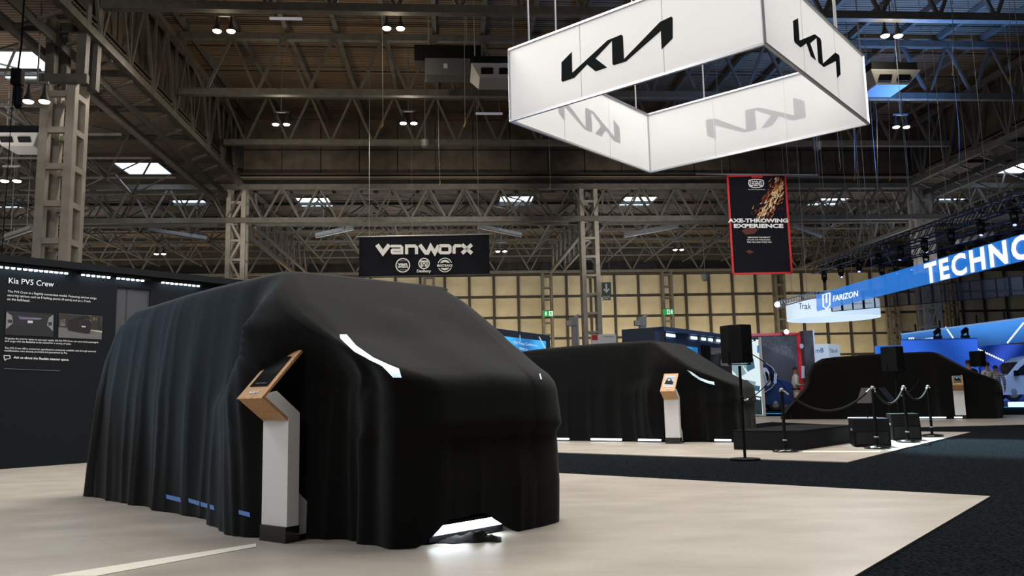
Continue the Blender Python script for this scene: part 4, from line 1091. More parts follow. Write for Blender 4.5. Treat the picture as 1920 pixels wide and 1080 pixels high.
def person(base, face, h, label, shirt, trousers, hair, arms='front'):
    f = V((face.x, face.y, 0)).normalized(); s = V((-f.y, f.x, 0)); k = h/1.78
    P = lambda x, y, z: base+s*(x*k)+f*(y*k)+V((0, 0, z*k))
    root = thing('person', base, label, 'person')
    def S(r): return tuple(a*k for a in r) if isinstance(r, tuple) else r*k
    j = {}
    vs = [(P(0, 0, .95), S((.14, .10))), (P(0, .01, 1.12), S((.13, .1))), (P(0, .02, 1.32), S((.155, .115))), (P(0, 0, 1.46), S((.1, .075))), (P(0, .01, 1.52), S(.055)), (P(0, .02, 1.57), S(.06)), (P(0, .03, 1.66), S((.078, .098))), (P(0, .02, 1.74), S((.06, .075)))]
    ed = [(0, 1), (1, 2), (2, 3), (3, 4), (4, 5), (5, 6), (6, 7)]
    arm_v = []; leg_v = []
    for e in (-1, 1):
        i = len(vs)
        if arms == 'front': el, wr, hd = (e*.27, -.05, 1.14), (e*.12, .2, 1.08), (e*.04, .26, 1.1)
        else: el, wr, hd = (e*.26, -.02, 1.15), (e*.26, .06, .9), (e*.25, .08, .82)
        arm = [((e*.19, 0, 1.42), .058), (el, .046), (wr, .032), (hd, (.028, .04))]
        vs += [(P(*p), S(r)) for p, r in arm]; ed += [(3, i), (i, i+1), (i+1, i+2), (i+2, i+3)]; arm_v.append(arm)
        for m_ in range(5):   # fingers and thumb
            n_ = len(vs); fx, fy, fz = hd
            d0 = V((wr[0], wr[1], wr[2])); d1 = V(hd); dd = (d1-d0).normalized(); o_ = (m_-1.5)*.018
            a_ = d1+dd*.04+V((0, 0, o_)) if m_ < 4 else d1+V((0, .02, .035))
            b_ = a_+dd*(.05+.012*(m_ in (1, 2))-.015*(m_ == 4))+V((-e*.012, 0, -.012))
            vs += [(P(*a_), S(.0095)), (P(*b_), S(.008))]; ed += [(i+3, n_), (n_, n_+1)]
        i = len(vs)
        leg = [((e*.09, 0, .88), .092), ((e*.1, .02, .5), .06), ((e*.1, -.02, .1), .042), ((e*.105, .02, .045), .042), ((e*.12, .15, .03), .034)]
        vs += [(P(*p), S(r)) for p, r in leg]; ed += [(0, i)]+[(i+a, i+a+1) for a in range(4)]; leg_v.append(leg)
    skin_chain('body', vs, ed, M_skin, root, 1)
    # shirt
    sv = [(P(0, 0, .95), S((.155, .115))), (P(0, .01, 1.12), S((.15, .12))), (P(0, .02, 1.32), S((.172, .13))), (P(0, 0, 1.455), S((.115, .09))), (P(0, .005, 1.5), S(.07))]; se = [(0, 1), (1, 2), (2, 3), (3, 4)]
    for arm in arm_v:
        i = len(sv); e_ = V(arm[1][0]); w_ = V(arm[2][0]); c_ = e_.lerp(w_, .8)
        sv += [(P(*arm[0][0]), S(.075)), (P(*e_), S(.06)), (P(*c_), S(.045))]; se += [(3, i), (i, i+1), (i+1, i+2)]
    skin_chain('shirt', sv, se, shirt, root, 1)
    tv = [(P(0, 0, .98), S((.15, .11))), (P(0, 0, .9), S((.155, .12)))]; te = [(0, 1)]
    for leg in leg_v:
        i = len(tv); tv += [(P(*leg[0][0]), S(.105)), (P(*leg[1][0]), S(.08)), (P(leg[2][0][0], leg[2][0][1], .09), S(.07))]; te += [(1, i), (i, i+1), (i+1, i+2)]
        q = MB(); x = leg[3][0][0]; e_ = x
        q.hexa([P(e_-.045, -.08, .0), P(e_+.045, -.08, 0), P(e_+.055, .2, 0), P(e_-.045, .2, 0), P(e_-.04, -.08, .1), P(e_+.04, -.08, .1), P(e_+.045, .18, .05), P(e_-.04, .18, .05)])
        q.build('shoe', M_black, root, bevel=.012)
    skin_chain('trousers', tv, te, trousers, root, 1)
    q = MB(); q.lathe(P(0, 0, .965), [(.165*k, -.02), (.165*k, .02)], 16); q.build('belt', M_black, root)
    # hair cap, ears, nose, eyes
    q = MB(); vs2 = []; n1, n2 = 7, 14
    for a in range(n1):
        th = (a/(n1-1))*1.75
        for b_ in range(n2):
            ph_ = 2*math.pi*b_/n2; x, y, z = math.sin(th)*math.cos(ph_), math.sin(th)*math.sin(ph_), math.cos(th)
            if y > .45 and z < .55: y, z = y*.6, max(z, .5)
            vs2.append(P(x*.086, .015+y*.105, 1.685+z*.1))
    q.add(vs2, [(a*n2+b_, a*n2+(b_+1) % n2, (a+1)*n2+(b_+1) % n2, (a+1)*n2+b_) for a in range(n1-1) for b_ in range(n2)]); q.build('hair', hair, root, smooth=True)
    for e in (-1, 1):
        q = MB(); q.lathe(P(e*.083, .015, 1.65), [(.01*k, -.008*k), (.024*k, 0), (.015*k, .012*k)], 8, s*e); q.build('ear', M_skin, root)
        q = MB(); q.lathe(P(e*.03, .118, 1.668), [(.004*k, 0), (.01*k, .003*k), (.004*k, .006*k)], 8, f); q.build('eye', M_black, root)
    q = MB(); q.hexa([P(-.016, .11, 1.625), P(.016, .11, 1.625), P(.012, .15, 1.63), P(-.012, .15, 1.63), P(-.008, .11, 1.675), P(.008, .11, 1.675), P(.005, .125, 1.675), P(-.005, .125, 1.675)]); q.build('nose', M_skin, root)
    q = MB(); q.bar(P(-.024, .121, 1.6), P(.024, .121, 1.6), .008*k, .008*k); q.build('mouth', mat('lips', (.3, .1, .08), .5), root)
M_shirtw = mat('white_shirt', (.72, .72, .72), .8); M_khaki = mat('stone_trousers', (.55, .5, .42), .8); M_dkhair = mat('dark_hair', (.03, .015, .01), .7)
pm_ = G(1496, 779)
person(pm_, cw(.97, -.1), PD(1496, 687.5, (pm_-CAM).dot(V((_f.x, _f.y, 0)))/V((_f.x, _f.y, 0)).length).z, 'man in white shirt and stone trousers, standing left of the farthest covered van', M_shirtw, M_khaki, M_dkhair)
M_dkc = mat('navy_cloth', (.02, .025, .05), .8)
def stripes():
    m = mat('striped_shirt', (.5, .5, .55), .8); nt = m.node_tree; b = nt.nodes['Principled BSDF']; tc = nt.nodes.new('ShaderNodeTexCoord'); wv = nt.nodes.new('ShaderNodeTexWave'); wv.bands_direction = 'Z'; wv.inputs['Scale'].default_value = 5
    nt.links.new(tc.outputs['Object'], wv.inputs['Vector']); r = nt.nodes.new('ShaderNodeValToRGB'); r.color_ramp.interpolation = 'CONSTANT'; r.color_ramp.elements[1].position = .5
    r.color_ramp.elements[0].color = (.03, .05, .3, 1); r.color_ramp.elements[1].color = (.65, .65, .7, 1); nt.links.new(wv.outputs['Fac'], r.inputs[0]); nt.links.new(r.outputs[0], b.inputs['Base Color']); return m
def stand(px, dist, top, face, label, sh, tr, hair):
    p = PD(px, 760, dist); p.z = 0; z = PD(px, top, dist).z
    person(p, face, z*1.78/1.78, label, sh, tr, hair, 'side')
stand(1823, 27, 674, cw(.3, .95), 'visitor whose dark-haired head shows above the farthest covered van', M_dkc, M_dkc, M_dkhair)
stand(1858, 28, 678, cw(-.2, .95), 'visitor in white shirt behind the small loudspeaker on the right', M_shirtw, M_dkc, M_dkhair)
stand(1873, 29, 684, cw(.5, .8), 'visitor in blue and white striped shirt beside the pale van', stripes(), M_dkc, M_dkhair)

# white cube booth
tq = PD(1513, 646, 46); tq2 = PD(1553, 644.5, 46); 
tb = thing('booth_tower', V((tq.x, tq.y, 0)), 'white cube tower with dark and blue lettering, above the farthest covered van', 'booth')
tp = Plane(V((tq.x, tq.y, 0)), V((tq2.x-tq.x, tq2.y-tq.y, 0))); zt3 = tp.uv(tp.px(1530, 645))[1]; tw = tp.uv(tp.px(1553, 650))[0]
M_wb = mat('white_board', (.8, .82, .85), .5, emit=(.75, .87, 1), estr=.35)
rbox('front_board', 0, tw, 0, zt3, -.06, 0, M_wb, tp, tb)
e2_ = PD(1575, 647.5, 47.4); sp2 = Plane(tp.at(tw, 0, 0), V((e2_.x, e2_.y, 0))-tp.at(tw, 0, 0)); sl2 = sp2.uv(sp2.px(1575, 660))[0]
rbox('side_board', 0, sl2, 0, zt3, -.06, 0, M_wb, sp2, tb)
M_ink = mat('dark_ink', (.02, .04, .1), .6); M_inkb = mat('blue_ink', (.02, .3, .7), .6)
text_px('lettering', 'Trak', tb, tp, (1514.5, 663), (1527.5, 662), 9, M_ink, off=.01, bold=.01); text_px('lettering', 'm8', tb, tp, (1528.5, 662), (1544.5, 661), 9, M_inkb, off=.01, bold=.01)
text_px('lettering', 'Trak', tb, sp2, (1555.5, 661.5), (1563, 661.5), 8, M_ink, off=.01, bold=.01); text_px('lettering', 'm8', tb, sp2, (1563.5, 661.5), (1570, 661.5), 7, M_inkb, off=.01, bold=.01)

# suspended white ring
rc = PD(1562, 600, 43); zb_ = PD(1562, 598, 43).z; zt4 = PD(1562, 566, 43).z; RR = 82/F*43
rg = thing('ring_sign', V((rc.x, rc.y, zb_)), 'round white hanging ring sign with dark lettering, right of centre', 'sign')
q = MB(); q.lathe(V((rc.x, rc.y, 0)), [(RR, zb_), (RR, zt4), (RR-.04, zt4), (RR-.04, zb_)], 64); q.f = q.f[:-2]+[]
q.add([], []); o = q.build('fabric_band', mat('ring_white', (.8, .83, .87), .6, emit=(.66, .84, 1), estr=.72), rg, smooth=True)
def tangent(px, y):
    d = ray(px, y); dd = V((d.x, d.y)); c_ = V((rc.x, rc.y)); tt = dd.dot(c_)/dd.dot(dd); cl_ = dd*tt; k = math.sqrt(max(0, (RR+.03)**2-(cl_-c_).length**2)); hit = cl_-dd.normalized()*k
    n_ = (hit-c_).normalized(); return Plane(V((hit.x, hit.y, 0)), V((-n_.y, n_.x, 0)))
for ch, x0, x1, m_ in (('T', 1497.5, 1503.5, M_ink), ('r', 1504, 1507.5, M_ink), ('a', 1508, 1514, M_ink), ('k', 1515, 1520.5, M_ink), ('m', 1531, 1539, M_inkb), ('8', 1541, 1547, M_inkb)):
    pl = tangent((x0+x1)/2, 577); text_px('lettering', ch, rg, pl, (x0, 579.5), (x1, 579.5), 11 if ch in 'Tk8' else 8, m_, off=.0, bold=.0)
q = MB()
for i in range(16): pass
pl = tangent(1605, 570); text_px('lettering', 'than a single platform', rg, pl, (1576, 573), (1632, 571), 4.5, M_ink, off=.1)
for k in range(4):
    a = k*1.57+.6; q = MB(); p = V((rc.x+RR*math.cos(a), rc.y+RR*math.sin(a), zt4)); q.tube([p, V((p.x, p.y, roofz(p)))], .015, 5); q.build('suspension_wire', M_greymetal, rg)
# silver truss over the ring
tr = thing('lighting_truss', PD(1500, 560, 41), 'curved silver lighting truss at the left above the white ring', 'truss')
pts = [PD(x, y, 41) for x, y in ((1456, 566), (1480, 560), (1505, 553), (1530, 547), (1572, 545))]
q = MB(); q.tube(pts, .035, 6); q.tube([p-V((0, 0, .28)) for p in pts], .035, 6); q.build('rail', M_alu, tr)
q = MB()
for a, b_ in zip(pts, pts[1:]):
    for k in range(5): q.tube([a.lerp(b_, k/5), a.lerp(b_, (k+.5)/5)-V((0, 0, .28)), a.lerp(b_, (k+1)/5)], .018, 5)
tag(q.build('lacing', M_alu, tr), kind='stuff')
fl = thing('flood_lamp', PD(1457, 571, 41), 'very bright flood lamp on the left end of the silver truss', 'lamp')
q = MB(); q.lathe(PD(1457, 571, 41), [(.06, -.16), (.14, 0), (.12, .05)], 14, -_f); q.build('housing', M_black, fl)
q = MB(); q.lathe(PD(1457, 571, 40.9), [(.13, 0), (.13, .03), (.05, .05)], 14, -_f); q.build('lens', em('flood_glow', (.8, .93, 1), 16), fl)
q = MB(); q.bar(PD(1457, 571, 41), PD(1459, 566, 41), .04); q.build('clamp', M_black, fl)

# ------------------------------------------------------------------ blue LED band ring
ZL1 = 4.6
qa, qb = G(1532, 584, ZL1), G(1850, 506, ZL1)
bp_ = Plane(qa, qb-qa); LB = (qb-qa).length*1.9; hb = .9*bp_.uv(bp_.px(1532.5, 552))[1]+.1*bp_.uv(bp_.px(1850, 457))[1]
lb = thing('led_band', qa, 'blue LED band hanging at the right, with large white lettering', 'LED screen')
Mb = mat('led_blue', (.01, .05, .2), .4, emit=(.012, .20, .72), estr=.95)
nt = Mb.node_tree; tb_ = nt.nodes.new('ShaderNodeBsdfTransparent'); mx_ = nt.nodes.new('ShaderNodeMixShader'); mx_.inputs[0].default_value = .16
nt.links.new(nt.nodes['Principled BSDF'].outputs[0], mx_.inputs[1]); nt.links.new(tb_.outputs[0], mx_.inputs[2]); nt.links.new(mx_.outputs[0], nt.nodes['Material Output'].inputs[0])
npn = 26
for i in range(npn):
    a0, a1 = LB*i/npn, LB*(i+1)/npn-.012
    q = MB(); q.add([bp_.at(a0, 0), bp_.at(a1, 0), bp_.at(a1, hb), bp_.at(a0, hb)], [(0, 1, 2, 3)]); q.build('led_panel', Mb, lb)
M_let = em('led_white', (.95, .97, 1), 1.25)
text_px('lettering', 'TECHNO', lb, bp_, (1737, 533.5), (1942, 481.5), 39, M_let, off=.03, bold=.035, space=1.22)
text_px('lettering', 'FARIZON', lb, bp_, (1563, 565.5), (1611, 555.5), 10.5, M_let, off=.03, bold=.015, shear=.12)
for a, b_ in (((1544, 553), (1545, 575)), ((1545, 575), (1551, 579)), ((1551, 579), (1557, 572)), ((1557, 572), (1557, 549)), ((1557, 549), (1550.5, 551)), ((1550.5, 551), (1551, 568)), ((1544, 553), (1550.5, 551))):
    q = MB(); q.bar(bp_.px(*a, .03), bp_.px(*b_, .03), .06, .02); q.build('emblem', M_let, lb)
# rear side of the ring, seen from behind: bare LED frames
qc, qd = G(1560, 584, ZL1), G(1920, 553, ZL1)
rpn = Plane(qc, qd-qc); LR = (qd-qc).length*1.25
fr_ = thing('led_curtain', qc, 'dark open back frames of the LED ring, below the blue band', 'LED screen')
M_mesh = mat('led_back_mesh', (.01, .012, .018), .5); nt = M_mesh.node_tree; tb_ = nt.nodes.new('ShaderNodeBsdfTransparent'); mx_ = nt.nodes.new('ShaderNodeMixShader'); mx_.inputs[0].default_value = .5
nt.links.new(nt.nodes['Principled BSDF'].outputs[0], mx_.inputs[1]); nt.links.new(tb_.outputs[0], mx_.inputs[2]); nt.links.new(mx_.outputs[0], nt.nodes['Material Output'].inputs[0])
q = MB(); q.add([rpn.at(0, 0, -.02), rpn.at(LR, 0, -.02), rpn.at(LR, hb, -.02), rpn.at(0, hb, -.02)], [(0, 1, 2, 3)]); q.build('mesh_sheet', M_mesh, fr_)
for k in range(int(LR/.5)):
    q = MB(); q.bar(rpn.at(k*.5, 0), rpn.at(k*.5, hb), .09 if k % 2 else .04, .05); q.build('spine', M_black, fr_)
for z in (0, hb): 
    q = MB(); q.bar(rpn.at(0, z), rpn.at(LR, z), .03); q.build('rail', M_black, fr_)
ORD0 = 'first second third fourth fifth sixth seventh eighth ninth tenth eleventh twelfth'.split()
for (x0, y0, x1, y1, dz, lab) in ((1530, 513, 1920, 385, .45, 'dark lighting truss with moving heads, upper one above the blue LED band'), (1640, 500, 1920, 430, .4, 'dark lighting truss with moving heads, lower one just above the blue LED band')):
    A, B_ = G(x0, y0, 6.4), G(x1, y1, 6.4)
    B_ = A+(B_-A)*1.25
    t = thing('lighting_truss', A, lab, 'truss'); d = (B_-A).normalized(); s_ = V((-d.y, d.x, 0))*.2; Lt = (B_-A).length
    M_tr = mat('truss_blue_black', (.05, .06, .10), .35, .6)
    for e in (-1, 1):
        for z in (0, .4):
            q = MB(); q.tube([A+s_*e+V((0, 0, z)), B_+s_*e+V((0, 0, z))], .03, 6); q.build('chord', M_tr, t)
    q = MB(); n = int(Lt/.45)
    for i in range(n):
        a = A+d*(Lt*i/n); b_ = A+d*(Lt*(i+1)/n)
        for e in (-1, 1): q.bar(a+s_*e, b_+s_*e+V((0, 0, .4)), .025)
        q.bar(a-s_, a+s_, .025); q.bar(a-s_+V((0, 0, .4)), b_+s_+V((0, 0, .4)), .025)
    tag(q.build('lacing', M_tr, t), kind='stuff')
    for i in range(5):
        p = A+d*(Lt*(i+.3)/5); q = MB(); q.tube([p+V((0, 0, .4)), V((p.x, p.y, roofz(p)))], .012, 5); q.build('hoist_wire', M_greymetal, t)
    nh = 11
    for i in range(nh):
        p = A+d*(Lt*(i+.5)/nh)-V((0, 0, .05))
        r = thing('moving_head', p, 'small black moving head lamp, %s from the left on the %s dark truss' % (ORD0[i], 'upper' if y1 < 400 else 'lower'), 'lamp', 'moving heads on the dark trusses')
        q = MB(); q.bar(p-s_*1.05+V((0, 0, .04)), p+s_*1.05+V((0, 0, .04)), .05); q.build('clamp_bar', M_black, r)
        q = MB(); q.bar(p+V((0, 0, .05)), p-V((0, 0, .1)), .06); q.build('clamp', M_black, r)
        tl = (V((random.uniform(-.5, .5), random.uniform(-.7, .2), -1))).normalized()
        q = MB(); q.box(p-V((0, 0, .08)), (.2, .17, .1)); q.build('base', M_black, r)
        for e in (-.15, .15):
            q = MB(); q.bar(p+V((e*.7, 0, -.12)), p+V((e*.7, 0, -.38)), .03, .06); q.build('yoke_arm', M_black, r)
        q = MB(); q.lathe(p-V((0, 0, .36)), [(.06, -.12), (.08, -.04), (.075, .12), (.06, .14)], 12, tl); hd = q.build('head', M_black, r)
        q = MB(); q.lathe(p-V((0, 0, .36)), [(.055, .14), (.045, .15)], 12, tl); q.build('lens', em('blue_lens', (.25, .3, 1), 3.0) if i % 3 else M_glass, hd)

# ------------------------------------------------------------------ blue screens on the right
pa, pb_ = PD(1690, 627, 43.5), PD(1920, 597, 35.5); 
za = (pa.z+pb_.z)/2; pa, pb_ = G(1690, 627, 3.75), G(1920, 597, 3.75)
hp = Plane(V((pa.x, pa.y, 0)), V((pb_.x-pa.x, pb_.y-pa.y, 0))); hl = (pb_-pa).length
hd_ = thing('led_fascia', V((pa.x, pa.y, 0)), 'long bright blue LED header with light beams, upper right', 'LED screen')
zlo = hp.uv(hp.px(1880, 645))[1]
M_f1 = em('fascia_blue', (.012, .17, .74), .88, vary=.75, scale=.16, rot=.6)
for i in range(6):
    a0, a1 = hl*1.3*i/6, hl*1.3*(i+1)/6-.01; rbox('led_panel', a0, a1, zlo, 3.72, -.1, 0, M_f1, hp, hd_)
rbox('edge_rail', 0, hl*1.3, 3.72, 3.8, -.12, .04, mat('pale_blue_rail', (.3, .5, .8), .4, emit=(.25, .5, .9), estr=.4), hp, hd_)
for x in (1717, 1763, 1799, 1833, 1886):
    a = hp.uv(hp.px(x, 620))[0]; q = MB(); q.bar(hp.at(a, 3.8), hp.at(a, 4.2), .06); q.build('clamp', M_black, hd_)
for a, b_ in (((1705.5, 643), (1705.5, 633.5)), ((1705.5, 633.5), (1713.5, 633)), ((1713.5, 633), (1713.5, 642)), ((1709.5, 633.5), (1709.5, 640.5))):
    q = MB(); q.bar(hp.px(*a, .02), hp.px(*b_, .02), .06, .02); q.build('emblem', M_let, hd_)
text_px('lettering', 'FARIZON  MOTORS', hd_, hp, (1718, 640), (1751, 635.5), 3, M_let, off=.02, bold=.02)
w3 = thing('blue_wall', G(1760, 762), 'blue lit display wall below the header, right behind the farthest van', 'display wall')
pa, pb_ = PD(1692, 640, 37), PD(1832, 634, 37); bl = Plane(V((pa.x, pa.y, 0)), V((pb_.x-pa.x, pb_.y-pa.y, 0))); zz3 = bl.uv(bl.px(1760, 637))[1]; l3 = (pb_-pa).length
M_f2 = em('wall_blue', (.01, .10, .62), .85, vary=.35, scale=.12, rot=.5)
for i in range(3): rbox('led_panel', l3*i/3, l3*(i+1)/3-.012, 0, zz3, -.12, 0, M_f2, bl, w3)
rbox('top_trim', 0, l3, zz3, zz3+.05, -.12, .02, mat('trim_blue', (.02, .1, .4), .4), bl, w3)
w4 = thing('blue_wall', G(1880, 758), 'deep blue display wall with beam pattern behind the pale van, right edge', 'display wall')
pa, pb_ = PD(1832, 648, 40), PD(1925, 643, 40); b4 = Plane(V((pa.x, pa.y, 0)), V((pb_.x-pa.x, pb_.y-pa.y, 0))); z4 = b4.uv(b4.px(1880, 646))[1]; l4 = (pb_-pa).length
M_f3 = em('wall_deep_blue', (.008, .05, .42), .75, vary=.6, scale=.22, rot=-.7)
for i in range(3): rbox('led_panel', -.5+(l4+2.5)*i/3, -.5+(l4+2.5)*(i+1)/3-.012, 0, z4, -.12, 0, M_f3, b4, w4)
w5 = thing('blue_wall', G(1668, 762), 'small blue display block left of the blue wall', 'display wall')
pa, pb_ = PD(1645, 648, 38.5), PD(1692, 647, 38.5); b5 = Plane(V((pa.x, pa.y, 0)), V((pb_.x-pa.x, pb_.y-pa.y, 0))); z5 = b5.uv(b5.px(1668, 648))[1]
for i in range(2): rbox('led_panel', i*.6, i*.6+.59, 0, z5, -.3, 0, em('block_blue', (.012, .16, .8), .8), b5, w5)
def dots(pl, root, a, b_, n):
    for i in range(n):
        x, y = a[0]+(b_[0]-a[0])*i/(n-1), a[1]+(b_[1]-a[1])*i/(n-1); c_ = pl.uv(pl.px(x, y)); decal('beam_dot', pl, ring_pts(c_, .05, 8), M_let, root, .01, .004, True)
dots(hp, hd_, (1774, 614), (1787, 633), 9); dots(hp, hd_, (1890, 642), (1919, 606), 14); dots(b4, w4, (1834, 655), (1880, 676), 12)
M_wvan = mat('pale_van_paint', (.62, .72, .85), .35, coat=.4)
nw = PD(1862, 760, 35); nw.z = .22
panel_van(nw, cw(-.98, .2), 5.2, 1.95, 1.98, M_wvan, 'pale bluish van on the lit stand at the right edge', None)
pf = thing('light_plinth', G(1900, 762), 'low white-lit plinth in front of the pale van, right edge', 'plinth')
q = MB(); a, b_ = cw(20.4, 33.9), cw(31, 31.5); q.hexa([p+V((0, 0, z)) for z in (0, .22) for p in (a, b_, b_+cw(0, 2.6), a+cw(0, 2.6))]); q.build('block', mat('plinth_blue', (.05, .1, .25), .5), pf)
q = MB(); q.bar(a+V((0, 0, .11))-cw(0, .04), b_+V((0, 0, .11))-cw(0, .04), .05, .2); q.build('light_strip', em('plinth_glow', (.5, .7, 1), 1.6), pf)
for (x0, x1, y, lab) in ((1425, 1470, 776, 'cyan light strip on the floor left of the farthest covered van'), (1885, 1935, 764, 'cyan light strip on the floor below the pale van')):
    p0, p1 = G(x0, y), G(x1, y); q = MB(); q.hexa([V((p.x, p.y+k, z)) for z in (0, .02) for p, k in ((p0, 0), (p1, 0), (p1, .5), (p0, .5))]); tag(q.build('floor_light', em('cyan_strip', (.02, .35, .75), .8)), lab, 'light strip')
light('blue_stand_lamp', 'AREA', cw(21, 31)+V((0, 0, 6)), cw(23, 36), 250, (.35, .55, 1), 5, 3)

ORD = 'first second third fourth fifth sixth seventh eighth ninth tenth eleventh twelfth thirteenth fourteenth fifteenth sixteenth seventeenth eighteenth nineteenth twentieth'.split()
for px, lab in ((1812, 'black moving head lamp standing on top of the blue wall, centre right'), (1760, 'small black lamp base standing on top of the blue wall, left of the other')):
    a = bl.uv(bl.px(px, 640))[0]; p = bl.at(a, zz3+.05, -.06); r = thing('moving_head', p, lab, 'lamp')
    q = MB(); q.box(p+V((0, 0, .06)), (.3, .22, .12)); q.build('base', M_black, r)
    for e in (-.13, .13):
        q = MB(); q.bar(p+V((e, 0, .1)), p+V((e, 0, .36)), .04, .1); q.build('yoke_arm', M_black, r)
    q = MB(); q.lathe(p+V((0, 0, .34)), [(.08, -.16), (.11, -.05), (.1, .14), (.08, .16)], 12, V((.3, -.6, .5))); q.build('head', M_black, r)
# ------------------------------------------------------------------ hanging banners
def banner(c4, dist, name, label, cloth, edge, folds_=.05):
    ps = [PD(x, y, dist) for x, y in c4]      # tl tr br bl
    tl, tr_, br, bl_ = ps
    u = V((tr_.x-tl.x, tr_.y-tl.y, 0)); pl = Plane(V((tl.x, tl.y, bl_.z)), u); W_ = u.length; H_ = tl.z-bl_.z
    r = thing(name, (tl+tr_)/2, label, 'banner')
    q = MB(); nx, ny = 30, 20; vs = []
    for j in range(ny+1):
        for i in range(nx+1):
            a, b_ = i/nx, j/ny; vs.append(pl.at(a*W_, b_*H_, -.05+folds_*noise.noise(V((a*4+b_*2.2, b_*.9-a, 3)))*(1-b_*.6)))
    q.add(vs, [(j*(nx+1)+i, j*(nx+1)+i+1, (j+1)*(nx+1)+i+1, (j+1)*(nx+1)+i) for j in range(ny) for i in range(nx)]); q.build('cloth', cloth, r, smooth=True)
    return r, pl, W_, H_
M_bn = mat('banner_black', (.008, .009, .014), .8, spec=.15)
vb, vp, vw, vh = banner(((673, 445), (917, 444), (917, 521.5), (673, 521.5)), 40, 'hanging_banner', 'wide black hanging banner with white lettering, above the nearest covered van', M_bn, None, .06)
q = MB(); q.tube([vp.at(-.1, vh+.03, -.05), vp.at(vw+.12, vh+.03, -.05)], .04, 8); q.build('pole', M_alu, vb)
q = MB(); q.tube([vp.at(0, 0, -.05), vp.at(vw, 0, -.05)], .04, 8); q.build('hem_pole', M_steeld, vb)
for a in (.5, vw-.5):
    q = MB(); p = vp.at(a, vh, -.05); q.tube([p, V((p.x, p.y, roofz(p)))], .015, 5); q.build('suspension_wire', M_greymetal, vb)
M_ltr = mat('cream_print', (.85, .84, .8), .6)
# wide square lettering drawn stroke by stroke
def stroke(pts, wd, root, pl, m, off=.05, closed=False, name='lettering'):
    """polyline with mitred corners in plane coordinates (pixels are turned to plane coordinates by the caller)"""
    n = len(pts); L_, R_ = [], []
    for i in range(n):
        p = V(pts[i]); a = V(pts[i-1]) if (i > 0 or closed) else None; c_ = V(pts[(i+1) % n]) if (i < n-1 or closed) else None
        d0 = (p-a).normalized() if a is not None else (c_-p).normalized(); d1 = (c_-p).normalized() if c_ is not None else d0
        n0 = V((-d0.y, d0.x)); n1 = V((-d1.y, d1.x)); mm = (n0+n1).normalized(); k = wd/2/max(.45, mm.dot(n0)); L_.append(p+mm*k); R_.append(p-mm*k)
    q = MB(); vs = [pl.at(p.x, p.y, off) for p in L_]+[pl.at(p.x, p.y, off) for p in R_]; rng = range(n if closed else n-1)
    q.add(vs, [(i, (i+1) % n, n+(i+1) % n, n+i) for i in rng]); return q.build(name, m, root)
def pxs(pl, pts): return [pl.uv(pl.px(x, y)) for x, y in pts]
z_ = lambda x, y: (660+x*270/1920, 430+y*100/711)
def vw_letters(root, pl, m):
    px_m = (V(pl.uv(pl.px(700, 470)))-V(pl.uv(pl.px(720, 470)))).length/20
    S_ = lambda pts, wd=6.6, closed=False: stroke(pxs(pl, [z_(*p) for p in pts]), wd*px_m, root, pl, m, .06, closed)
    S_([(335, 208), (415, 318), (500, 208)], 8)
    S_([(520, 226), (650, 226), (668, 245), (668, 318), (545, 318), (536, 308), (536, 285), (545, 276), (650, 276)], 5)
    S_([(730, 334), (730, 226), (840, 226), (862, 246), (862, 334)], 6)
    S_([(905, 208), (985, 316), (1010, 316), (1050, 230), (1105, 316), (1160, 215)], 7)
    S_([(1180, 222), (1290, 222), (1308, 238), (1308, 300), (1290, 315), (1190, 315), (1172, 300), (1172, 238)], 6, True)
    S_([(1362, 328), (1362, 245), (1380, 222), (1455, 222)], 6)
    S_([(1465, 206), (1600, 324)], 7); S_([(1598, 206), (1468, 324)], 7)
vw_letters(vb, vp, M_ltr)
def circ_logo(cx, cy, r, wd=1.0):
    c_ = vp.uv(vp.px(*z_(cx, cy))); rr = r*270/1920*40/F; ring_decal('emblem', vp, c_, rr-.055*wd, rr, M_ltr, vb, .06); return c_, rr
circ_logo(680, 482, 98); circ_logo(962, 458, 76)
for s_, ll, lr, h in (('van', (610, 486), (740, 486), 30), ('worx', (608, 516), (755, 516), 28)):
    text_px('lettering', s_, vb, vp, z_(*ll), z_(*lr), h*100/711, M_ltr, off=.06, bold=.05)
text_px('lettering', 'Danbury', vb, vp, z_(866, 588), z_(1056, 588), 7, M_ltr, off=.06, bold=.04)
stroke(pxs(vp, [z_(*p) for p in ((925, 495), (922, 425), (940, 425), (940, 437), (955, 437), (955, 425), (970, 425), (970, 437), (985, 437), (985, 425), (1003, 425), (1000, 495), (978, 495), (978, 462), (962, 452), (947, 462), (947, 495))]), .05, vb, vp, M_ltr, .06, True, 'emblem')
c_, rr = circ_logo(1240, 478, 98, .8)
decal('emblem', vp, ring_pts(c_, rr*.72, 24), M_ltr, vb, .058, .003, True); decal('emblem', vp, [(c_[0]-rr*.7, c_[1]+.05), (c_[0], c_[1]+rr*.42), (c_[0]+rr*.7, c_[1]+.05)], M_bn, vb, .064, .002, True)
decal('emblem', vp, [(c_[0]-rr*1.05, c_[1]-.14), (c_[0]+rr*1.05, c_[1]-.14), (c_[0]+rr*1.05, c_[1]+.1), (c_[0]-rr*1.05, c_[1]+.1)], M_bn, vb, .068, .002, True)
text_px('lettering', 'MAXTRAXX', vb, vp, z_(1136, 504), z_(1345, 504), 5, M_ltr, off=.075, bold=.04)
for x, y, rot in ((680, 428, 0), (680, 548, 0)): text_px('lettering', 'POWERED BY' if y < 500 else 'VEHICLES', vb, vp, z_(x-45, y), z_(x+45, y), 1.6, M_ltr, off=.06)

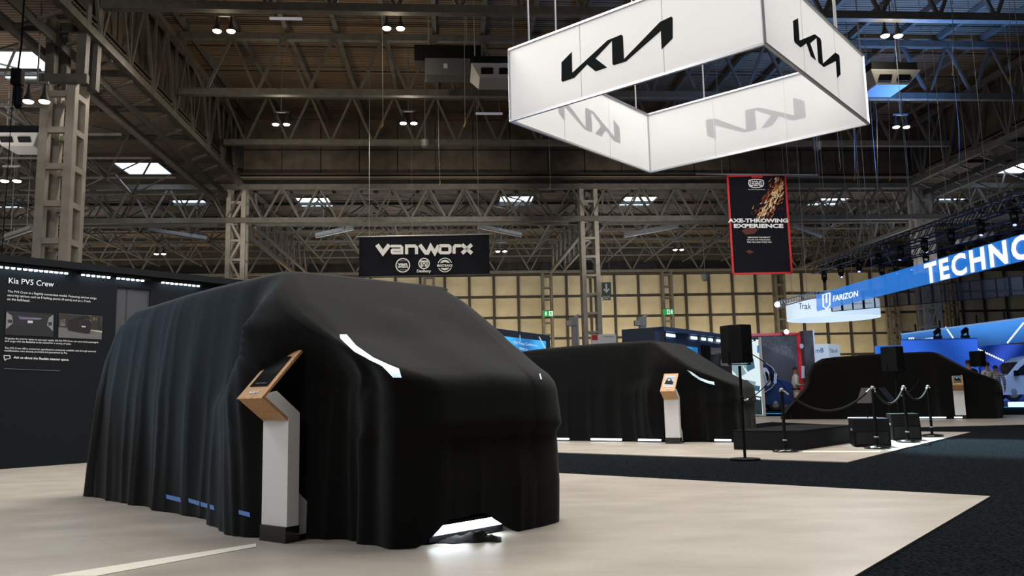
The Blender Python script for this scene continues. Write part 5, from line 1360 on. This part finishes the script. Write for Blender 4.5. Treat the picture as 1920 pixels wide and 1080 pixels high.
lg, lpn, lw_, lh_ = banner(((1362, 329), (1474, 329), (1484, 519), (1369, 519)), 36, 'hanging_banner', 'tall black hanging banner with red border and flying sparks, right of centre', M_bn, None, .02)
def LB_(x, y): return (1300+x*240/1178, 310+y*220/1080)
ledge = [(0, 0, lw_, .08), (0, lh_-.07, lw_, .08), (0, 0, .09, lh_), (lw_-.09, 0, .09, lh_)]
for a, b_, w_, h_ in ledge: decal('border', lpn, [(a, b_), (a+w_, b_), (a+w_, b_+h_), (a, b_+h_)], mat('banner_red', (.72, .02, .025), .6), lg, .0, .01, True)
decal('border_tab', lpn, [(lw_*.42, lh_-.14), (lw_*.6, lh_-.14), (lw_*.6, lh_-.07), (lw_*.42, lh_-.07)], MATS['banner_red'], lg, .0, .01, True)
def sparks():
    rnd = random.Random(5)
    cols = [mat('spark_white', (.9, .75, .45), .6), mat('spark_orange', (.75, .25, .05), .6), mat('spark_red', (.3, .04, .015), .6), mat('spark_deep', (.1, .015, .01), .6)]
    A, B_ = V(lpn.uv(lpn.px(*LB_(590, 490)))), V(lpn.uv(lpn.px(*LB_(825, 110)))); d = B_-A; n_ = V((-d.y, d.x)).normalized()
    for ci, (m_, cnt, sp) in enumerate(((cols[3], 60, .5), (cols[2], 120, .4), (cols[1], 150, .3), (cols[0], 110, .18))):
        q = MB()
        for i in range(cnt):
            t = rnd.random()**.8; off = rnd.gauss(0, 1)*sp*(.55+.3*t)-.12*math.sin(t*3); ln_ = rnd.uniform(.05, .2)*(1.3 if ci else .9); wd = rnd.uniform(.008, .022)*(1.8 if ci == 3 else 1.3)
            p = A+d*t+n_*off; dd = (d.normalized()+n_*rnd.gauss(-.1, .16)).normalized(); p2 = p+dd*ln_
            if not all(.1 < k.x < lw_-.1 and .1 < k.y < lh_-.1 for k in (p, p2)): continue
            nn = V((-dd.y, dd.x))*wd; o_ = .004+.003*ci
            q.add([lpn.at(*(p-nn), o_), lpn.at(*(p2), o_), lpn.at(*(p+nn), o_)], [(0, 1, 2)])
        tag(q.build('sparks', m_, lg), kind='stuff')
    decal('ember', lpn, pxs(lpn, [LB_(*p) for p in ((440, 600), (520, 570), (600, 590), (560, 630), (480, 640))]), cols[3], lg, .002, .002, True)
    decal('ember', lpn, pxs(lpn, [LB_(*p) for p in ((475, 790), (520, 778), (560, 800), (520, 815))]), cols[3], lg, .002, .002, True)
sparks()
M_lt = mat('banner_white', (.95, .95, .96), .6)
for s_, ll, lr, h, bo in (('AXE-THROWING', (318, 528), (872, 528), 38, .045), ('EXPERIENCE', (372, 577), (828, 577), 38, .045), ('REDUCING THE IMPACT', (500, 671), (708, 671), 13, .03), ('OF LIFE ON THE ROAD,', (492, 694), (710, 694), 13, .03), ('FOR YOU AND YOUR VAN', (495, 714), (720, 714), 13, .03), ('THE APPLY PRO BRANDING', (500, 227), (660, 227), 7, .02)):
    text_px('lettering', s_, lg, lpn, LB_(*ll), LB_(*lr), h*220/1080, M_lt, off=.02, bold=bo)
em_ = pxs(lpn, [LB_(*p) for p in ((512, 140), (545, 132), (610, 132), (640, 140), (645, 168), (638, 192), (605, 204), (548, 204), (518, 192), (508, 168))])
stroke(em_, .045, lg, lpn, M_lt, .02, True, 'emblem'); text_px('lettering', 'LEGEND', lg, lpn, LB_(524, 192), LB_(632, 192), 48*220/1080, M_lt, off=.02, bold=.03)
for ll, lr in ((LB_(25, 80), LB_(300, 84)), (LB_(845, 92), LB_(1152, 95))): pass
q = MB(); q.tube([PD(1305, 326.5, 36.02), PD(1534, 328.5, 36.02)], .045, 8); q.build('pole', M_alu, lg)
for x in (1354, 1478, 1531):
    q = MB(); p = PD(x, 327.5, 36); q.tube([p, V((p.x, p.y, roofz(p)))], .014, 5); q.build('suspension_wire', M_greymetal, lg)

# ------------------------------------------------------------------ hall lamps, heaters, fan units, cables, signs
def lamp_pair(px, py, dist, label, glow=1.0, gap=.52):
    p = PD(px, py, dist); r = thing('twin_lamp', p, label, 'lamp', 'twin lamps under the hall roof')
    zr = roofz(p)
    q = MB(); q.bar(p+V((-gap/2-.1, 0, .62)), p+V((gap/2+.1, 0, .62)), .08); q.build('bracket', M_greymetal, r)
    q = MB(); q.tube([p+V((0, 0, .62)), V((p.x, p.y, zr))], .03, 6); q.build('hanger', M_greymetal, r)
    for e in (-1, 1):
        c_ = p+V((e*gap/2, 0, 0))
        q = MB(); q.lathe(c_, [(.17, .0), (.16, .04), (.1, .16), (.06, .3), (.03, .62)], 16); sh = q.build('shade', M_steeld, r)
        q = MB(); q.lathe(c_, [(.155, .02), (.165, -.01), (.13, -.05), (.05, -.07)], 16); q.build('lens', M_lampglow, sh)
for px, py, d_, lab in ((420, 58, 31, 'twin round roof lamps, lit, near the upper left'), (738, 53, 31, 'twin bright roof lamps at the top, left of the hanging box sign'), (1672, 67, 31, 'twin roof lamps right of the hanging box sign, upper pair'),
                    (527, 233, 39.5, 'twin roof lamps in front of the second roof bay, left'), (766, 231, 39.5, 'twin roof lamps in the second roof bay, above the wide banner'), (1690, 238, 39.5, 'twin roof lamps in the second roof bay, right of the box sign')):
    lamp_pair(px, py, d_, lab); p = PD(px, py+12, d_)
    light('roof_lamp_glow', 'POINT', p-V((0, 0, .3)), p-V((0, 0, 2)), 110, (1, .85, .6), .2)
for px, py, d_, lab in ((300, 476, 58, 'small twin lamps above the display wall, far off'), (940, 471, 58, 'small twin lamps right of the wide banner, far off'), (1272, 468, 60, 'small lamps under the far roof, left of the spark banner'), (68, 190, 26, 'twin lamps beside the near lattice column'), (20, 339, 34, 'small lamp at the far left under the low roof')):
    lamp_pair(px, py, d_, lab, gap=.5)
def heater(px0, py0, px1, py1, dist, label):
    a, b_ = PD(px0, py0, dist), PD(px1, py1, dist-.0); r = thing('radiant_heater', (a+b_)/2, label, 'heater', 'long tube heaters under the far roof'); d = (b_-a).normalized()
    q = MB(); s_ = V((-d.y, d.x, 0))*.28
    q.hexa([a-s_-V((0, 0, .05)), b_-s_-V((0, 0, .05)), b_+s_-V((0, 0, .05)), a+s_-V((0, 0, .05)), a-s_*.4+V((0, 0, .2)), b_-s_*.4+V((0, 0, .2)), b_+s_*.4+V((0, 0, .2)), a+s_*.4+V((0, 0, .2))]); q.build('reflector', M_unit, r)
    q = MB(); q.tube([a-V((0, 0, .08)), b_-V((0, 0, .08))], .06, 8); q.build('tube', M_alu, r)
    for k in (.2, .8):
        p = a.lerp(b_, k); q = MB(); q.tube([p+V((0, 0, .2)), V((p.x, p.y, roofz(p)))], .02, 5); q.build('hanger', M_greymetal, r)
for a in ((280, 432, 390, 449, 54, 'long tube heater under the far roof, above the display wall'), (592, 443, 662, 428, 54, 'long tube heater left above the wide banner'), (895, 425, 978, 442, 54, 'long tube heater right above the wide banner'), (1170, 442, 1272, 424, 54, 'long tube heater right of the middle column'), (1490, 424, 1540, 443, 54, 'long tube heater right of the spark banner'), (10, 447, 60, 430, 40, 'long tube heater at the far left'), (1795, 455, 1860, 440, 52, 'long tube heater above the blue LED band, right')):
    heater(*a)
def cassette(px, py, dist, w_, label, zr=None, tilt=.25):
    p = PD(px, py, dist); r = thing('fan_unit', p, label, 'fan unit')
    prof = [(-.5*w_, 0), (.5*w_, 0), (.5*w_, .25*w_*.5), (.3*w_, .55*w_*.6), (-.3*w_, .55*w_*.6), (-.5*w_, .25*w_*.5)]
    h = .28*w_
    q = MB(); q.hexa([p+V((a*.32*w_, b_*.32*w_, -.12*w_)) for a, b_ in ((-1, -1), (1, -1), (1, 1), (-1, 1))]+[p+V((a*.5*w_, b_*.5*w_, .12*w_)) for a, b_ in ((-1, -1), (1, -1), (1, 1), (-1, 1))]); q.build('casing', M_unit, r, bevel=.03)
    q = MB(); q.box(p+V((0, 0, .2*w_)), (.9*w_, .9*w_, .16*w_)); q.build('top_box', M_black, r)
    for k in (-1, 1):
        q = MB(); q.hexa([p+V((k*.18*w_+a*.12*w_, -.345*w_-.0*b_, -.06*w_+b_*.05*w_))-V((0, .05*w_+.14*b_*.35*w_, 0)) for b_ in (0, 1.2) for a in (-1, 1)][:2]+[p+V((k*.18*w_+.12*w_, -.36*w_, -.06*w_)), p+V((k*.18*w_-.12*w_, -.36*w_, -.06*w_))]+[p+V((k*.18*w_-.12*w_, -.47*w_, .03*w_)), p+V((k*.18*w_+.12*w_, -.47*w_, .03*w_)), p+V((k*.18*w_+.12*w_, -.43*w_, .03*w_)), p+V((k*.18*w_-.12*w_, -.43*w_, .03*w_))]); q.build('grille', M_black, r)
    for a in (-.4, .4):
        q = MB(); q.tube([p+V((a*w_, 0, .25*w_)), V((p.x+a*w_, p.y, zr or roofz(p)))], .03, 5); q.build('hanger', M_greymetal, r)
cassette(928, 147, 33, 2.0, 'pale angular fan unit under the roof, at the left edge of the box sign')
cassette(1655, 160, 33, 2.1, 'blue-lit angular fan unit under the roof, right of the box sign')
cassette(48, 272, 33, 1.9, 'pale angular fan unit at the left, behind the near column', ZL)
gb = thing('plant_box', PD(840, 130, 34), 'grey boxy air duct unit under the roof, left of the box sign', 'duct unit'); p = PD(840, 132, 34)
q = MB(); q.box(p, (1.9, .8, .75)); q.build('casing', mat('duct_grey', (.10, .11, .125), .5, .4), gb, bevel=.02)
q = MB(); q.box(p+V((0, .3, .75)), (2.8, .7, .7)); q.build('plenum', M_black, gb)
q = MB(); q.box(p+V((-.1, -.41, .02)), (.16, .02, .2)); q.build('plate', M_unit, gb)
for a in (-.8, .8):
    q = MB(); q.tube([p+V((a, 0, .3)), V((p.x+a, p.y, roofz(p)))], .03, 5); q.build('hanger', M_greymetal, gb)
for px, py, d_, lab in ((797, 269, 43, 'round grey pendant speaker under the roof, left of the box sign'), (1532, 273, 43, 'round grey pendant speaker above the spark banner'), (1322, 520, 62, 'small round pendant speaker beside the spark banner foot')):
    p = PD(px, py, d_); r = thing('pendant_speaker', p, lab, 'loudspeaker'); k = .24 if d_ < 50 else .3
    q = MB(); q.lathe(p, [(k*.4, -k*1.0), (k*.85, -k*.7), (k, 0), (k, k*.5), (k*1.05, k*.6), (k*.8, k*.95), (k*.2, k*1.1)], 18); q.build('housing', M_greymetal, r, smooth=True)
    q = MB(); q.tube([p+V((0, 0, k)), V((p.x, p.y, roofz(p)))], .025, 5); q.build('hanger', M_greymetal, r)
M_hook = mat('yellow_hook', (.55, .36, .03), .5)
cab = [(1667, 207, 330, 34), (1742, 212, 325, 34), (1798, 243, 360, 36), (1892, 0, 145, 30), (1785, 0, 130, 32), (1601, 235, 328, 36), (1574, 297, 310, 40), (716, 0, 230, 33), (870, 0, 228, 33), (823, 282, 340, 40), (1030, 275, 345, 40), (895, 40, 195, 36), (1906, 255, 305, 34), (1644, 220, 380, 40), (1545, 370, 490, 42), (1612, 390, 480, 42), (772, 360, 440, 44)]
for i, (x, y0, y1, d_) in enumerate(cab):
    p0, p1 = PD(x, y0, d_), PD(x+2, y1, d_); zt_2 = 14.8 if p1.z > 8 and d_ < 40 else p0.z+.5
    r = thing('hoist_cable', p1, 'thin rigging cable with a small yellow hook, %s from the left under the roof' % ORD[sorted(cab).index(cab[i])], 'cable', 'rigging cables under the roof')
    q = MB(); q.tube([p1, p0 if y0 > 5 else PD(x, -60, d_), V((p0.x, p0.y, max(p0.z+.1, roofz(p0))))], .011, 5); q.build('cable', M_greymetal, r)
    q = MB(); q.tube([p1, p1-V((0, 0, .12)), p1-V((.06, 0, .2)), p1-V((.0, 0, .27)), p1+V((.06, 0, -.2))], .02, 5); q.build('hook', M_hook, r)
# tube lamps under the roof
for px, py, d_, lab in ((536, 35, 33, 'slim white tube lamp under the roof, top left'), (917, 213, 39, 'slim white tube lamp under the roof, left of the box sign')):
    p = PD(px, py, d_); r = thing('tube_lamp', p, lab, 'lamp'); q = MB(); q.box(p, (1.3, .12, .08)); q.build('tube', mat('tube_pale', (.5, .5, .55), .4, emit=(.6, .6, .7), estr=.25), r)
    for a in (-.5, .5):
        q = MB(); q.tube([p+V((a, 0, .04)), V((p.x+a, p.y, roofz(p)))], .012, 5); q.build('hanger', M_greymetal, r)
# emergency exit signs
M_gs = em('exit_green', (.0, .35, .06), .9); M_gw = em('exit_white', (.9, 1, .92), 1.0)
for px, py, lab in ((1028, 588, 'lit green and white emergency exit sign on the wall column, right of the nearest van'), (1253, 585, 'lit green and white emergency exit sign above the navy booth wall')):
    c_ = PY(px, py, 67.3); pl = Plane(c_, (1, 0, 0)); r = thing('exit_sign', c_, lab, 'sign')
    q = MB(); q.box(c_, (.86, .12, .48)); q.build('case', M_gs, r)
    q = MB(); q.bar(c_, c_+V((0, .7, 0)), .1); q.build('bracket', M_steeld, r)
    decal('arrow_field', pl, [(.06, -.2), (.38, -.2), (.38, .2), (.06, .2)] if px < 1100 else [(-.12, -.2), (.1, -.2), (.1, .2), (-.12, .2)], M_gw, r, .065, .01, True)
    for e in (-1,):
        x = -.22 if px < 1100 else .26
        decal('figure', pl, [(x-.08, -.2), (x-.03, -.2), (x+.0, -.05), (x+.08, -.18), (x+.12, -.15), (x+.05, .0), (x+.12, .04), (x+.1, .08), (x-.02, .1), (x-.1, .02), (x-.08, -.0), (x-.03, .03)], M_gw, r, .065, .01, True)
        decal('figure_head', pl, ring_pts((x+.03, .15), .045, 10), M_gw, r, .065, .01, True)
    decal('door_mark', pl, [(.16, -.14), (.26, -.14), (.26, .14), (.16, .14)] if px < 1100 else [(-.06, -.14), (.04, -.14), (.04, .14), (-.06, .14)], M_gs, r, .076, .005, True)
c_ = PD(1137, 543, 55); pl = Plane(c_, RT*1.0); pl = Plane(c_, V((RT.x, RT.y, 0)))
r = thing('exit_sign', c_, 'dark green hanging sign with white down arrow, right of the middle column', 'sign')
M_dg = mat('exit_dark_green', (.01, .07, .055), .5)
q = MB(); q.hexa([pl.at(a, b_, d) for b_ in (-.37, .5) for a, d in ((-.33, -.05), (.33, -.05), (.33, 0), (-.33, 0))]); q.build('arrow_board', M_dg, r)
q = MB(); q.hexa([pl.at(a, b_, d) for b_ in (-.72, -.4) for a, d in ((-.27, -.05), (.27, -.05), (.27, 0), (-.27, 0))]); q.build('word_board', M_dg, r)
decal('arrow', pl, [(-.06, .4), (.06, .4), (.06, -.02), (.16, .08), (.22, .02), (0, -.24), (-.22, .02), (-.16, .08), (-.06, -.02)], M_white, r, .004, .006, True)
text('lettering', 'EXIT', r, pl, (-.22, -.67), (.22, -.67), .22, M_white, .008, .02)
q = MB(); q = None
for a in (-.25, .25):
    p = pl.at(a, .5, -.025); q = MB(); q.tube([p, V((p.x, p.y, roofz(p)))], .012, 5); q.build('suspension_wire', M_greymetal, r)
# grey lifting masts behind the booths
for px, lab in ((1078, 'grey lifting mast behind the middle covered van, left of the middle column'), (1206, 'grey lifting mast left of the navy booth wall')):
    p = PD(px, 640, 47); zt5 = PD(px, 591, 47).z; r = thing('lifting_mast', V((p.x, p.y, 0)), lab, 'lifting mast'); b0 = V((p.x, p.y, 0))
    q = MB(); q.box(b0+V((0, 0, zt5/2-.3)), (.34, .3, zt5-.6)); q.build('mast', M_greymetal, r)
    q = MB(); q.box(b0+V((.18, -.05, zt5/2-.3)), (.1, .36, zt5-.7)); q.build('guide_rail', M_alu, r)
    q = MB(); q.box(b0+V((-.05, 0, zt5-.35)), (.5, .4, .5)); q.build('carriage', M_greymetal, r)
    q = MB(); q.box(b0+V((-.35, -.1, zt5-.45)), (.3, .3, .3)); q.build('motor', M_unit, r)
    q = MB(); q.bar(b0+V((.0, 0, zt5-.1)), b0+V((.3, 0, zt5+.05)), .12); q.build('bracket', M_unit, r)
    q = MB(); q.box(b0+V((0, 0, .06)), (1.0, .9, .12)); q.build('base', M_greymetal, r)
# small white signs behind
pws = PD(1124, 634, 44); pl = Plane(V((pws.x, pws.y, pws.z)), cw(1, 0)); r = thing('white_sign', pws, 'white sign board with a red corner, behind the roof of the middle van', 'sign')
q = MB(); q.hexa([pl.at(a, b_, d) for b_ in (-pws.z, .2) for a, d in ((-.45, -.06), (.9, -.06), (.9, 0), (-.45, 0))]); q.build('board', M_white, r)
decal('red_field', pl, [(-.42, -.1), (-.1, -.1), (-.1, .18), (-.42, .18)], M_red, r, .004, .004, True)
text('lettering', 'a safe space', r, pl, (.2, .02), (.8, .02), .09, M_ink, .008)
# chain hoist hanging on the left
p = PD(33, 145, 24); r = thing('chain_hoist', p, 'black chain hoist hanging in front of the low roof, far left', 'hoist')
q = MB(); q.box(p+V((0, 0, .0)), (.3, .25, .5)); q.build('body', M_black, r, bevel=.03)
q = MB(); q.lathe(p+V((.05, 0, -.65)), [(.06, -.3), (.12, -.2), (.13, .3), (.08, .4)], 12); q.build('chain_bag', M_black, r)
q = MB(); q.tube([p+V((0, 0, .25)), p+V((.05, 0, 1.0)), V((p.x+.05, p.y, roofz(p)))], .03, 6); q.build('cable', M_black, r)
q = MB(); q.tube([p+V((-.1, 0, -.25)), V((p.x-.15, p.y, 3.0))], .012, 5); q.build('chain', M_black, r)
